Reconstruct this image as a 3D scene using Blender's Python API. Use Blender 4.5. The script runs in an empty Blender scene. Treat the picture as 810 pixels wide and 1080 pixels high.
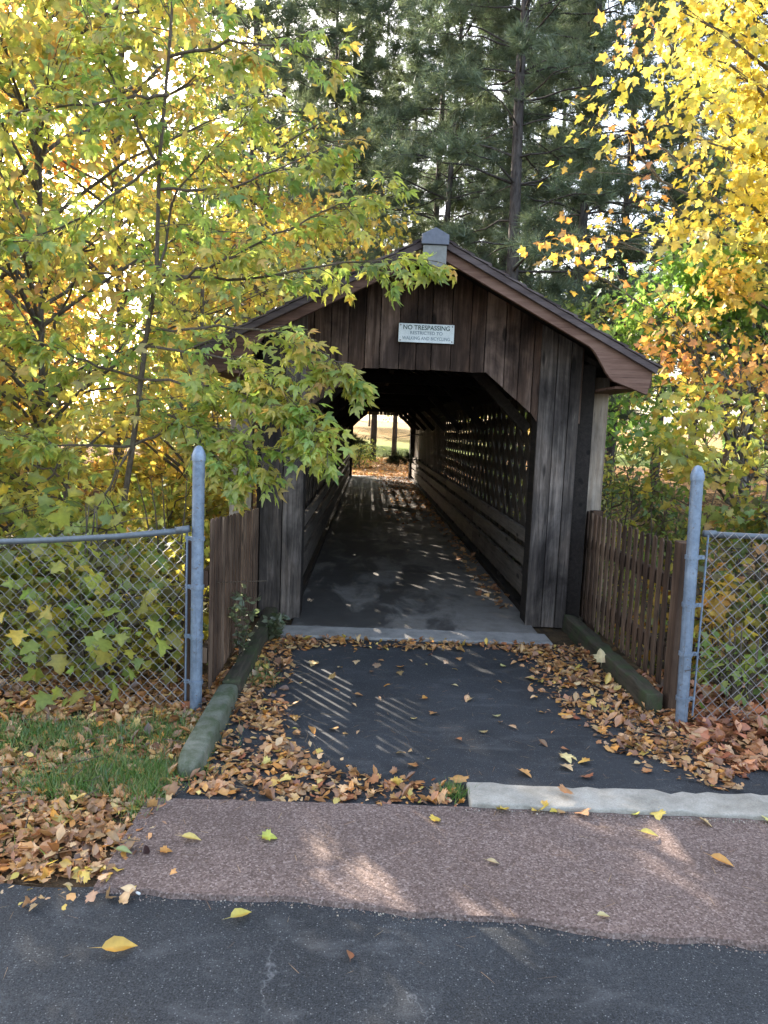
import bpy, math, random
import numpy as np
from mathutils import Vector, Matrix
C = bpy.context.scene.collection
PI = math.pi
RNG = np.random.default_rng(11)
random.seed(5)
UP = np.array((0., 0., 1.))

# ------------------------------------------------------------------ objects
def tag(o, label=None, cat=None, group=None, kind=None):
    for k, v in (('label', label), ('category', cat), ('group', group), ('kind', kind)):
        if v: o[k] = v
    return o

def thing(name, label, cat, loc=(0, 0, 0), rz=0, group=None):
    o = bpy.data.objects.new(name, None)
    o.empty_display_size = .2
    C.objects.link(o); o.location = loc; o.rotation_euler = (0, 0, rz)
    return tag(o, label, cat, group)

def link(name, me, mat, parent=None):
    o = bpy.data.objects.new(name, me); C.objects.link(o)
    if mat: me.materials.append(mat)
    if parent: o.parent = parent
    return o

def copy_tree(root, loc, rz=0, scale=1, label=None):
    c = root.copy(); C.objects.link(c)
    c.location = loc; c.rotation_euler = (0, 0, rz); c.scale = (scale,) * 3
    if label: c['label'] = label
    for ch in root.children:
        k = ch.copy(); C.objects.link(k); k.parent = c
        for g in ch.children:
            d = g.copy(); C.objects.link(d); d.parent = k
    return c

# ------------------------------------------------------------------ mesh builders
class MB:
    def __init__(s): s.v = []; s.f = []; s.t = []
    def add(s, vs, fs, tint=None):
        b = len(s.v); t = random.random() if tint is None else tint
        s.v += [tuple(p) for p in vs]; s.f += [tuple(b + i for i in q) for q in fs]; s.t += [t] * len(vs)
    def box(s, x0, x1, y0, y1, z0, z1, tint=None):
        s.add([(x0,y0,z0),(x1,y0,z0),(x1,y1,z0),(x0,y1,z0),(x0,y0,z1),(x1,y0,z1),(x1,y1,z1),(x0,y1,z1)],
              [(0,3,2,1),(4,5,6,7),(0,1,5,4),(1,2,6,5),(2,3,7,6),(3,0,4,7)], tint)
    def bar(s, a, b, w, h, up=(0, 0, 1), tint=None):
        a = Vector(a); b = Vector(b); d = (b - a).normalized(); r = d.cross(Vector(up)).normalized(); u = r.cross(d)
        vs = []
        for p in (a, b):
            for i, j in ((-1,-1),(1,-1),(1,1),(-1,1)): vs.append(p + r * (i * w / 2) + u * (j * h / 2))
        s.add(vs, [(3,2,1,0),(4,5,6,7),(0,1,5,4),(1,2,6,5),(2,3,7,6),(3,0,4,7)], tint)
    def prism(s, poly, y0, y1, tint=None, axis='y'):
        n = len(poly)
        f = {'y': lambda a, b, c: (a, c, b), 'z': lambda a, b, c: (a, b, c), 'x': lambda a, b, c: (c, a, b)}[axis]
        vs = [f(a, b, y0) for a, b in poly] + [f(a, b, y1) for a, b in poly]
        fs = [tuple(range(n)), tuple(range(2*n-1, n-1, -1))] + [(i, n+i, n+(i+1) % n, (i+1) % n) for i in range(n)]
        s.add(vs, fs, tint)
    def tube(s, pts, radii, n=6, tint=None, cap=True):
        pts = [Vector(p) for p in pts]
        if not hasattr(radii, '__len__'): radii = [radii] * len(pts)
        vs = []; fs = []; ref = None
        for i, p in enumerate(pts):
            d = (pts[min(i+1, len(pts)-1)] - pts[max(i-1, 0)]).normalized()
            if ref is None:
                ref = Vector((1, 0, 0)) if abs(d.x) < .8 else Vector((0, 1, 0))
            r = (ref - d * ref.dot(d)).normalized(); ref = r; u = d.cross(r)
            for k in range(n):
                a = 2 * PI * k / n
                vs.append(p + (r * math.cos(a) + u * math.sin(a)) * radii[i])
        for i in range(len(pts) - 1):
            for k in range(n):
                fs.append((i*n+k, i*n+(k+1) % n, (i+1)*n+(k+1) % n, (i+1)*n+k))
        if cap: fs += [tuple(range(n-1, -1, -1)), tuple((len(pts)-1)*n+k for k in range(n))]
        s.add(vs, fs, tint)
    def lathe(s, prof, c=(0, 0, 0), n=16, tint=None):
        vs = []; fs = []
        for r, z in prof:
            for k in range(n):
                a = 2*PI*k/n; vs.append((c[0]+r*math.cos(a), c[1]+r*math.sin(a), c[2]+z))
        for i in range(len(prof)-1):
            for k in range(n): fs.append((i*n+k, i*n+(k+1) % n, (i+1)*n+(k+1) % n, (i+1)*n+k))
        fs += [tuple(range(n-1, -1, -1)), tuple((len(prof)-1)*n+k for k in range(n))]
        s.add(vs, fs, tint)
    def build(s, name, mat, parent=None, smooth=False, bevel=0):
        me = bpy.data.meshes.new(name); me.from_pydata(s.v, [], s.f); me.update()
        a = me.attributes.new('tint', 'FLOAT', 'POINT'); a.data.foreach_set('value', np.array(s.t, dtype=np.float32))
        if smooth: me.polygons.foreach_set('use_smooth', [True] * len(me.polygons))
        o = link(name, me, mat, parent)
        if bevel:
            m = o.modifiers.new('bevel', 'BEVEL'); m.width = bevel; m.segments = 2; m.limit_method = 'ANGLE'
        return o

def tri_mesh(name, V, T, col, mat, parent=None, smooth=False):
    me = bpy.data.meshes.new(name)
    V = np.ascontiguousarray(V, dtype=np.float32); T = np.ascontiguousarray(T, dtype=np.int32)
    me.vertices.add(len(V)); me.vertices.foreach_set('co', V.ravel())
    me.loops.add(T.size); me.loops.foreach_set('vertex_index', T.ravel())
    me.polygons.add(len(T)); me.polygons.foreach_set('loop_start', np.arange(len(T), dtype=np.int32) * 3)
    me.update(calc_edges=True)
    if smooth: me.polygons.foreach_set('use_smooth', np.ones(len(T), dtype=bool))
    if col is not None:
        a = me.attributes.new('col', 'FLOAT_COLOR', 'POINT')
        c = np.ones((len(V), 4), dtype=np.float32); c[:, :3] = col; a.data.foreach_set('color', c.ravel())
    return link(name, me, mat, parent)

# ------------------------------------------------------------------ leaf templates (leaf runs along +x, normal +z, length 1)
def fan(outline, fold=.12, droop=.15):
    pts = [(0.42, 0.0, 0.0)] + [(x, y, 0) for x, y in outline]
    V = np.array(pts, dtype=float)
    V[:, 2] = fold * np.abs(V[:, 1]) - droop * V[:, 0] ** 2
    n = len(outline)
    return V, np.array([(0, 1 + i, 1 + (i + 1) % n) for i in range(n)])

def mirror(half):
    return half + [(x, -y) for x, y in reversed(half[:-1]) if abs(y) > 1e-6]

MAPLE = fan([(0.0, 0.0)] + mirror([(0.02, .2), (-.02, .36), (.2, .34), (.3, .56), (.42, .48), (.52, .62), (.56, .3), (.68, .26), (.8, .2), (1.0, 0)]), .22, .22)
MAPLE_CURL = fan([(0.0, 0.0)] + mirror([(0.02, .2), (.0, .32), (.2, .30), (.3, .46), (.42, .38), (.52, .5), (.56, .28), (.68, .24), (.8, .18), (1.0, 0)]), 1.1, .7)
OVATE_CURL = fan([(0.0, 0.0)] + mirror([(.12, .16), (.35, .3), (.6, .26), (.82, .12), (1.0, 0)]), 1.0, -.6)
MAPLE_LO = fan([(0.0, 0.0)] + mirror([(0.0, .34), (.24, .3), (.46, .6), (.55, .24), (.78, .2), (1.0, 0)]), .25, .25)
OVATE = fan([(0.0, 0.0)] + mirror([(.12, .14), (.35, .25), (.6, .21), (.82, .09), (1.0, 0)]), .35, .25)
OVATE_LO = fan([(0.0, 0.0)] + mirror([(.3, .26), (.65, .2), (1.0, 0)]), .35, .3)
def compound():
    V = []; T = []; b = 0
    def leaflet(org, ang, ln, wid, dz):
        nonlocal b
        h = [(0.1, .1), (.3, .26), (.42, .2), (.55, .25), (.66, .13), (.8, .1), (1.0, 0)]
        v, t = fan([(0., 0.)] + mirror(h), .3, .35)
        v = v * np.array((ln, wid, ln))
        c, s_ = math.cos(ang), math.sin(ang)
        x = v[:, 0] * c - v[:, 1] * s_ + org[0]; y = v[:, 0] * s_ + v[:, 1] * c + org[1]
        V.append(np.stack([x, y, v[:, 2] + dz], 1)); T.append(t + b); b += len(v)
    leaflet((.42, 0), 0, .62, .52, -.04)
    leaflet((.40, 0.01), .95, .48, .42, -.03)
    leaflet((.40, -.01), -.95, .48, .42, -.03)
    # petiole
    V.append(np.array([(0, .008, 0), (0, -.008, 0), (.42, 0, -.04)])); T.append(np.array([(0, 1, 2)]) + b)
    return np.concatenate(V), np.concatenate(T)
COMPOUND = compound()
def tuft(n, cone, w):
    V = []; T = []
    r = np.random.default_rng(3)
    for i in range(n):
        a = 2*PI*i/n + r.uniform(-.3, .3); e = cone * r.uniform(.3, 1.1)
        d = np.array((math.cos(e), math.sin(e)*math.cos(a), math.sin(e)*math.sin(a))) * r.uniform(.75, 1)
        p = np.cross(d, (r.normal(), r.normal(), r.normal())); p /= np.linalg.norm(p)
        V += [p*w, -p*w, d]; T.append((3*i, 3*i+1, 3*i+2))
    return np.array(V), np.array(T)
TUFT = tuft(11, 1.15, .028)

def scatter(name, tpl, P, axis, nrm, size, col, mat, parent=None, jig=.18):
    """one leaf-shaped copy of a template per row of P; all in one mesh (tpl may be a list of templates, mixed at random)"""
    if isinstance(tpl, list):
        w = RNG.integers(0, len(tpl), len(P)); Vs = []; Fs = []; Cs = []; b = 0
        for i, tp in enumerate(tpl):
            m = w == i; v, f, c = scatter_arrays(tp, P[m], axis[m], nrm[m], np.broadcast_to(size, (len(P),))[m], col[m], jig)
            Vs.append(v); Fs.append(f + b); Cs.append(c); b += len(v)
        return tri_mesh(name, np.concatenate(Vs), np.concatenate(Fs), np.concatenate(Cs), mat, parent)
    v, f, c = scatter_arrays(tpl, P, axis, nrm, size, col, jig)
    return tri_mesh(name, v, f, c, mat, parent)
def scatter_arrays(tpl, P, axis, nrm, size, col, jig):
    V, T = tpl; N = len(P); k = len(V)
    X = axis / (np.linalg.norm(axis, axis=1, keepdims=True) + 1e-9)
    Z = nrm - X * np.sum(nrm * X, 1, keepdims=True); Z /= np.linalg.norm(Z, axis=1, keepdims=True) + 1e-9
    Y = np.cross(Z, X)
    size = np.broadcast_to(np.asarray(size, dtype=float), (N,))
    curl = RNG.uniform(-.6, 1.6, (N, 1, 1)) if jig else np.ones((N, 1, 1))
    v = np.repeat(V[None], N, 0).copy()
    v[:, :, 2:3] *= curl
    if jig: v[:, :, 1] *= RNG.uniform(1 - jig, 1 + jig, (N, 1))
    v *= size[:, None, None]
    W = v[:, :, 0:1] * X[:, None] + v[:, :, 1:2] * Y[:, None] + v[:, :, 2:3] * Z[:, None] + P[:, None]
    F = (T[None] + (np.arange(N) * k)[:, None, None]).reshape(-1, 3)
    e = np.linalg.norm(V - np.array((.42, 0, 0)), axis=1); e = e / e.max()
    amt = RNG.beta(1.2, 2.2, (N, 1)) * .75
    turn = col * np.array((1.25, .82, .7)) * RNG.uniform(.55, 1.1, (N, 1))
    wv = (e[None] ** 1.5 * amt * RNG.uniform(.3, 1.2, (N, k)))[:, :, None]
    cc = col[:, None] * (1 - wv) + turn[:, None] * wv
    cc *= RNG.uniform(.88, 1.12, (N, k, 1)); cc[:, 0] *= 1.18
    return W.reshape(-1, 3), F, np.clip(cc.reshape(-1, 3), .003, .9)

def rand_dirs(n, zb=0., rng=RNG):
    d = rng.normal(size=(n, 3)); d[:, 2] += zb
    return d / np.linalg.norm(d, axis=1, keepdims=True)

GRN = (.085, .15, .05); GR2 = (.19, .28, .065); YGR = (.38, .39, .075); YEL = (.60, .45, .07); LEM = (.62, .54, .13)
ORA = (.58, .28, .07); RUS = (.36, .13, .045); BRN = (.17, .085, .04); TAN = (.42, .25, .12); PAL = (.55, .38, .2)
def pick(pal, n, rng=RNG, jit=.18):
    cols = np.array([c for c, w in pal]); w = np.array([w for c, w in pal], dtype=float)
    c = cols[rng.choice(len(cols), n, p=w / w.sum())]
    c2 = cols[rng.choice(len(cols), n, p=w / w.sum())]
    m = rng.uniform(0, .35, (n, 1))
    return np.clip((c * (1-m) + c2 * m) * rng.uniform(1-jit, 1+jit, (n, 1)) * rng.uniform(.94, 1.06, (n, 3)), .003, .85)

# ------------------------------------------------------------------ materials
def newmat(name):
    m = bpy.data.materials.new(name); m.use_nodes = True
    nt = m.node_tree; nt.nodes.clear()
    out = nt.nodes.new('ShaderNodeOutputMaterial')
    return m, nt, out
def N(nt, typ, **kw):
    n = nt.nodes.new(typ)
    for k, v in kw.items():
        if k.startswith('_'): setattr(n, k[1:], v)
        else: n.inputs[k.replace('__', ' ')].default_value = v
    return n
def ramp(nt, fac, stops, interp='LINEAR'):
    r = nt.nodes.new('ShaderNodeValToRGB'); cr = r.color_ramp; cr.interpolation = interp
    while len(cr.elements) < len(stops): cr.elements.new(.5)
    for e, (p, c) in zip(cr.elements, stops):
        e.position = p; e.color = (*c, 1) if hasattr(c, '__len__') else (c, c, c, 1)
    nt.links.new(fac, r.inputs[0]); return r.outputs[0]
def mixc(nt, fac, a, b, typ='MIX'):
    m = nt.nodes.new('ShaderNodeMix'); m.data_type = 'RGBA'; m.blend_type = typ
    for sock, v in ((m.inputs[0], fac), (m.inputs[6], a), (m.inputs[7], b)):
        if isinstance(v, (int, float)): sock.default_value = v
        elif isinstance(v, tuple): sock.default_value = (*v, 1)
        else: nt.links.new(v, sock)
    return m.outputs[2]
def coords(nt, scale=(1, 1, 1), kind='Object'):
    tc = nt.nodes.new('ShaderNodeTexCoord'); mp = nt.nodes.new('ShaderNodeMapping')
    mp.inputs['Scale'].default_value = scale
    nt.links.new(tc.outputs[kind], mp.inputs[0]); return mp.outputs[0]
def noise(nt, vec, scale, detail=4, rough=.55, dist=0):
    n = N(nt, 'ShaderNodeTexNoise', Scale=scale, Detail=detail, Roughness=rough, Distortion=dist)
    nt.links.new(vec, n.inputs['Vector']); return n.outputs[0]
def voro(nt, vec, scale, feature='F1', out='Distance'):
    n = nt.nodes.new('ShaderNodeTexVoronoi'); n.feature = feature; n.inputs['Scale'].default_value = scale
    nt.links.new(vec, n.inputs['Vector']); return n.outputs[out]
def finish(nt, out, col, rough=.8, bump=None, bs=.3, bd=.01, spec=.3, metal=0):
    b = N(nt, 'ShaderNodeBsdfPrincipled')
    b.inputs['Metallic'].default_value = metal
    b.inputs['Specular IOR Level'].default_value = spec
    for sock, v in ((b.inputs['Base Color'], col), (b.inputs['Roughness'], rough)):
        if isinstance(v, tuple): sock.default_value = (*v, 1)
        elif isinstance(v, (int, float)): sock.default_value = v
        else: nt.links.new(v, sock)
    if bump is not None:
        bp = N(nt, 'ShaderNodeBump', Strength=bs, Distance=bd)
        nt.links.new(bump, bp.inputs['Height']); nt.links.new(bp.outputs[0], b.inputs['Normal'])
    nt.links.new(b.outputs[0], out.inputs[0])

def wood(name, dark, mid, light, axis='z', grain=1.0, moss=None, spec=.2, rough=.8, blot_amt=0):
    m, nt, out = newmat(name)
    s = {'z': (30, 30, 1.6), 'y': (30, 1.6, 30), 'x': (1.6, 30, 30)}[axis]
    at = N(nt, 'ShaderNodeAttribute', _attribute_name='tint')
    # shift the grain per board
    tc = nt.nodes.new('ShaderNodeTexCoord'); ad = nt.nodes.new('ShaderNodeVectorMath'); ad.operation = 'MULTIPLY_ADD'
    ad.inputs[1].default_value = (1, 1, 1)
    sc = nt.nodes.new('ShaderNodeVectorMath'); sc.operation = 'SCALE'; sc.inputs[0].default_value = (9.3, 7.1, 5.7)
    nt.links.new(at.outputs['Fac'], sc.inputs['Scale'])
    nt.links.new(tc.outputs['Object'], ad.inputs[0]); nt.links.new(sc.outputs[0], ad.inputs[2])
    mp = nt.nodes.new('ShaderNodeMapping'); mp.inputs['Scale'].default_value = s; nt.links.new(ad.outputs[0], mp.inputs[0])
    g = noise(nt, mp.outputs[0], 1.0, 6, .65, .6)
    g2 = noise(nt, mp.outputs[0], 3.5, 3, .6, .2)
    blot = noise(nt, ad.outputs[0], 3.2, 4, .6)
    a = nt.nodes.new('ShaderNodeMath'); a.operation = 'MULTIPLY_ADD'; a.inputs[1].default_value = .42
    nt.links.new(at.outputs['Fac'], a.inputs[0]); nt.links.new(g, a.inputs[2])
    a2 = nt.nodes.new('ShaderNodeMath'); a2.operation = 'MULTIPLY_ADD'; a2.inputs[1].default_value = .5
    nt.links.new(blot, a2.inputs[0]); nt.links.new(a.outputs[0], a2.inputs[2])
    col = ramp(nt, a2.outputs[0], [(.62, dark), (.92, mid), (1.22 if False else 1.0, light)])
    mr = N(nt, 'ShaderNodeMapRange'); mr.inputs[1].default_value = .55; mr.inputs[2].default_value = 1.3
    nt.links.new(a2.outputs[0], mr.inputs[0])
    col = ramp(nt, mr.outputs[0], [(.08, dark), (.5, mid), (.95, light)])
    crack = ramp(nt, g2, [(.3, .35), (.42, 1.)])
    col = mixc(nt, .8, col, crack, 'MULTIPLY')
    # knots
    kn = voro(nt, coords(nt, {'z': (6, 6, 1.8), 'y': (6, 1.8, 6), 'x': (1.8, 6, 6)}[axis]), 1.0)
    col = mixc(nt, ramp(nt, kn, [(.09, .85), (.15, 0)]), col, tuple(c * .35 for c in dark))
    if blot_amt:
        bl = noise(nt, coords(nt, (1.6, 1.6, .8)), 2.1, 5, .62, .5); col = mixc(nt, blot_amt, col, ramp(nt, bl, [(.36, (.22, .21, .23)), (.52, (.9, .9, .92)), (.68, (1.5, 1.42, 1.36))]), 'MULTIPLY')
    if moss:
        ms = noise(nt, coords(nt), 7, 5, .65)
        col = mixc(nt, ramp(nt, ms, [(.45, 0.), (.62, .85)]), col, moss)
    finish(nt, out, col, rough, g2, .35 * grain, .006, spec)
    return m

def leafmat(name, trans=.45, gloss=.06, huevar=0., tsat=1.1):
    m, nt, out = newmat(name)
    at = N(nt, 'ShaderNodeAttribute', _attribute_name='col'); col = at.outputs['Color']
    if huevar:
        oi = nt.nodes.new('ShaderNodeObjectInfo'); hs = N(nt, 'ShaderNodeHueSaturation')
        mr = N(nt, 'ShaderNodeMapRange'); mr.inputs[3].default_value = .5 - huevar; mr.inputs[4].default_value = .5 + huevar
        nt.links.new(oi.outputs['Random'], mr.inputs[0]); nt.links.new(mr.outputs[0], hs.inputs['Hue'])
        nt.links.new(col, hs.inputs['Color']); col = hs.outputs[0]
    vn = noise(nt, coords(nt), 45, 2, .5)
    col = mixc(nt, .5, col, ramp(nt, vn, [(.3, .72), (.7, 1.2)]), 'MULTIPLY')
    d = N(nt, 'ShaderNodeBsdfDiffuse'); nt.links.new(col, d.inputs[0])
    t = N(nt, 'ShaderNodeBsdfTranslucent')
    tcol = mixc(nt, 1., col, (tsat, tsat, tsat * .9), 'MULTIPLY'); nt.links.new(tcol, t.inputs[0])
    g = N(nt, 'ShaderNodeBsdfGlossy', Roughness=.42)
    g.inputs[0].default_value = (.8, .82, .85, 1)
    m1 = N(nt, 'ShaderNodeMixShader', Fac=trans); nt.links.new(d.outputs[0], m1.inputs[1]); nt.links.new(t.outputs[0], m1.inputs[2])
    m2 = N(nt, 'ShaderNodeMixShader', Fac=gloss); nt.links.new(m1.outputs[0], m2.inputs[1]); nt.links.new(g.outputs[0], m2.inputs[2])
    nt.links.new(m2.outputs[0], out.inputs[0]); return m

def barkmat(name, c1, c2, sc=1.):
    m, nt, out = newmat(name)
    v = coords(nt, (9*sc, 9*sc, 2.2*sc)); n = noise(nt, v, 2., 6, .7, .5)
    v2 = noise(nt, coords(nt), 1.4, 3, .6)
    col = mixc(nt, .5, ramp(nt, n, [(.3, c1), (.65, c2)]), ramp(nt, v2, [(.3, .55), (.7, 1.2)]), 'MULTIPLY')
    finish(nt, out, col, .9, n, .7, .03, .1); return m

def asphalt(name, base, agg, edge=None, seed=0., cracks=False):
    m, nt, out = newmat(name)
    c = coords(nt); 
    fine = noise(nt, c, 190, 3, .8); mid = noise(nt, c, 60, 3, .6); big = noise(nt, c, 1.3, 4, .6)
    vd = voro(nt, c, 130, out='Color'); vdist = voro(nt, c, 130)
    sep = nt.nodes.new('ShaderNodeSeparateColor'); nt.links.new(vd, sep.inputs[0])
    col = mixc(nt, ramp(nt, fine, [(.36, 0), (.64, 1)]), tuple(b * .3 for b in base), tuple(b * 2.1 for b in base))
    col = mixc(nt, 1., col, ramp(nt, big, [(.3, .7), (.7, 1.5)]), 'MULTIPLY')
    pat = noise(nt, coords(nt, (1, 2.2, 1)), 3.3, 6, .7, .4); col = mixc(nt, ramp(nt, pat, [(.52, 0), (.75, .45)]), col, tuple(a * .5 for a in agg))
    col = mixc(nt, ramp(nt, mid, [(.62, 0), (.75, .3)]), col, agg)
    stone = mixc(nt, ramp(nt, vdist, [(.22, 1), (.34, 0)]), (0., 0., 0.), ramp(nt, sep.outputs[0], [(.62, 0.), (.66, .10), (.93, .35), (1., .8)]))
    col = mixc(nt, stone, col, agg)
    if cracks:
        w = noise(nt, c, 2.5, 5, .7)
        wv = nt.nodes.new('ShaderNodeVectorMath'); wv.operation = 'MULTIPLY_ADD'; wv.inputs[1].default_value = (1, 1, 1)
        wc = nt.nodes.new('ShaderNodeCombineXYZ'); 
        for i in range(3): nt.links.new(w, wc.inputs[i])
        nt.links.new(c, wv.inputs[0]); nt.links.new(wc.outputs[0], wv.inputs[2])
        e = voro(nt, wv.outputs[0], 1.1, 'DISTANCE_TO_EDGE')
        msk = noise(nt, c, .9, 2, .5)
        ck = mixc(nt, 1., ramp(nt, e, [(.0, 1.), (.006, 0)]), ramp(nt, msk, [(.5, 0), (.6, .7)]), 'MULTIPLY')
        col = mixc(nt, ck, col, tuple(a * .8 for a in agg))
    finish(nt, out, col, .82, fine, .6, .004, .35); return m

M = {}
M['gable'] = wood('gable_wood', (.020, .010, .006), (.070, .041, .028), (.21, .14, .105), blot_amt=.85)
M['post'] = wood('post_wood', (.024, .019, .016), (.072, .058, .049), (.21, .175, .15), grain=1.4, blot_amt=.9)
M['pale_post'] = wood('pale_post_wood', (.07, .05, .036), (.26, .20, .15), (.44, .37, .30), blot_amt=.6)
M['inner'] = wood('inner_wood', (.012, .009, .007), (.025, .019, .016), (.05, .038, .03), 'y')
M['lattice'] = wood('lattice_wood', (.028, .021, .016), (.065, .05, .04), (.12, .095, .078), 'z')
M['rail'] = wood('rail_wood', (.05, .04, .034), (.11, .09, .075), (.19, .155, .13), 'y')
M['rake'] = wood('rake_wood', (.055, .028, .02), (.13, .07, .05), (.22, .13, .095), 'x')
M['shingle'] = wood('shingle', (.035, .025, .024), (.075, .055, .052), (.13, .10, .095), 'x')
M['picket'] = wood('picket_wood', (.035, .021, .014), (.095, .056, .036), (.18, .12, .08), moss=None, blot_amt=.6)
M['timber'] = wood('timber_moss', (.03, .026, .018), (.075, .06, .042), (.14, .115, .08), 'y', moss=(.045, .06, .025))
M['leaf'] = leafmat('leaf', .58, .035, 0., 1.3)
M['leaf_near'] = leafmat('leaf_near', .58, .04, 0., 1.3)
M['leaf_far'] = leafmat('leaf_far', .5, .03, .035)
M['needle'] = leafmat('needle', .38, .05, .012, 1.1)
M['litter'] = leafmat('litter', .2, .06, 0., 1.0)
M['grass'] = leafmat('grass', .4, .06, 0., 1.2)
M['bark'] = barkmat('bark', (.06, .048, .038), (.17, .145, .115))
M['bark_pale'] = barkmat('bark_pale', (.10, .085, .07), (.26, .23, .20), 2)
M['bark_pine'] = barkmat('bark_pine', (.035, .028, .026), (.115, .10, .095))
M['twig'] = barkmat('twig', (.075, .058, .042), (.17, .135, .10), 3)
M['asphalt'] = asphalt('asphalt_path', (.019, .020, .022), (.20, .20, .20))
M['road'] = asphalt('asphalt_road', (.0185, .020, .022), (.24, .24, .24), cracks=True)

def sidewalk_mat():
    m, nt, out = newmat('red_grit'); c = coords(nt)
    f = noise(nt, c, 170, 3, .75); v = voro(nt, c, 150, out='Color'); big = noise(nt, c, 1.6, 5, .65)
    sep = nt.nodes.new('ShaderNodeSeparateColor'); nt.links.new(v, sep.inputs[0])
    col = ramp(nt, sep.outputs[0], [(0., (.085, .056, .046)), (.5, (.145, .102, .086)), (.85, (.185, .134, .115)), (1., (.26, .20, .175))])
    col = mixc(nt, .7, col, ramp(nt, f, [(.3, .55), (.7, 1.35)]), 'MULTIPLY')
    col = mixc(nt, 1., col, ramp(nt, big, [(.3, .8), (.7, 1.22)]), 'MULTIPLY')
    st = noise(nt, c, 5, 3, .6); col = mixc(nt, ramp(nt, st, [(.7, 0), (.78, .7)]), col, (.04, .035, .033))
    finish(nt, out, col, .85, f, .7, .004, .25); return m
M['sidewalk'] = sidewalk_mat()
def concrete(name, a, b, moss=None, stain=False):
    m, nt, out = newmat(name); c = coords(nt)
    n1 = noise(nt, c, 6, 6, .7); f = noise(nt, c, 150, 3, .7)
    col = ramp(nt, n1, [(.3, a), (.68, b)])
    col = mixc(nt, .5, col, ramp(nt, f, [(.3, .6), (.7, 1.3)]), 'MULTIPLY')
    if moss:
        ms = noise(nt, c, 9, 5, .7); col = mixc(nt, ramp(nt, ms, [(.38, .9), (.62, .1)]), col, moss)
    if stain:
        cx = nt.nodes.new('ShaderNodeSeparateXYZ'); nt.links.new(c, cx.inputs[0])
        sc = coords(nt, (1.2, .45, 1)); s = noise(nt, sc, 2.2, 6, .62, .6)
        # damp patches lie towards the left-hand side of the deck
        mr = N(nt, 'ShaderNodeMapRange'); mr.inputs[1].default_value = -.6; mr.inputs[2].default_value = 1.0
        mr.inputs[3].default_value = .12; mr.inputs[4].default_value = -.06; nt.links.new(cx.outputs[0], mr.inputs[0])
        ad = nt.nodes.new('ShaderNodeMath'); ad.operation = 'ADD'; nt.links.new(s, ad.inputs[0]); nt.links.new(mr.outputs[0], ad.inputs[1])
        k = ramp(nt, ad.outputs[0], [(.51, 0), (.62, .75)])
        col = mixc(nt, k, col, (.022, .02, .02))
        rg = ramp(nt, k, [(0, .85), (1, .6)])
        finish(nt, out, col, rg, f, .25, .003, .3); return m
    finish(nt, out, col, .88, f, .4, .004, .25); return m
M['deck'] = concrete('deck_concrete', (.13, .115, .10), (.21, .19, .17), stain=True)
M['sill'] = concrete('sill_concrete', (.17, .16, .15), (.31, .29, .27))
M['kerb'] = concrete('granite_kerb', (.20, .18, .145), (.40, .365, .31))
M['stop'] = concrete('mossy_concrete', (.09, .09, .07), (.20, .195, .155), (.05, .065, .028))
def galv():
    m, nt, out = newmat('galvanised'); c = coords(nt); n = noise(nt, c, 18, 5, .7); v = noise(nt, c, 4, 3, .6)
    col = mixc(nt, 1., ramp(nt, n, [(.3, (.13, .17, .23)), (.7, (.25, .30, .37))]), ramp(nt, v, [(.3, .8), (.7, 1.15)]), 'MULTIPLY')
    col = mixc(nt, ramp(nt, noise(nt, c, 55, 3, .6), [(.62, 0), (.72, .7)]), col, (.13, .08, .05))
    st = noise(nt, coords(nt, (60, 60, 2.5)), 1.0, 4, .6); col = mixc(nt, ramp(nt, st, [(.55, 0), (.7, .55)]), col, (.10, .10, .10))
    sp = voro(nt, c, 70, out='Color'); sq = nt.nodes.new('ShaderNodeSeparateColor'); nt.links.new(sp, sq.inputs[0]); col = mixc(nt, .35, col, ramp(nt, sq.outputs[0], [(0, .8), (1, 1.2)]), 'MULTIPLY')
    finish(nt, out, col, .5, n, .1, .002, .5, .45); return m
M['galv'] = galv()
def plain(name, col, rough=.6, spec=.3, metal=0, bump=0):
    m, nt, out = newmat(name); n = noise(nt, coords(nt), 30, 4, .6)
    c = mixc(nt, 1., col, ramp(nt, n, [(.3, .82), (.7, 1.15)]), 'MULTIPLY')
    finish(nt, out, c, rough, n if bump else None, bump, .003, spec, metal); return m
M['wire'] = plain('old_wire', (.27, .25, .24), .6, .3, .3)
M['rail_steel'] = plain('dull_zinc', (.13, .145, .16), .55, .4, .35, .1)
M['signface'] = concrete('sign_white', (.60, .63, .62), (.82, .85, .85))
M['signink'] = plain('sign_green', (.03, .07, .06), .5)
M['signink2'] = plain('sign_faded', (.17, .22, .26), .5)
M['capmetal'] = plain('cap_lead', (.12, .125, .15), .55, .4, .4)
M['capwood'] = plain('cap_board', (.22, .215, .20), .75)
M['white'] = plain('white_scrap', (.75, .74, .72), .7)

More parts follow.
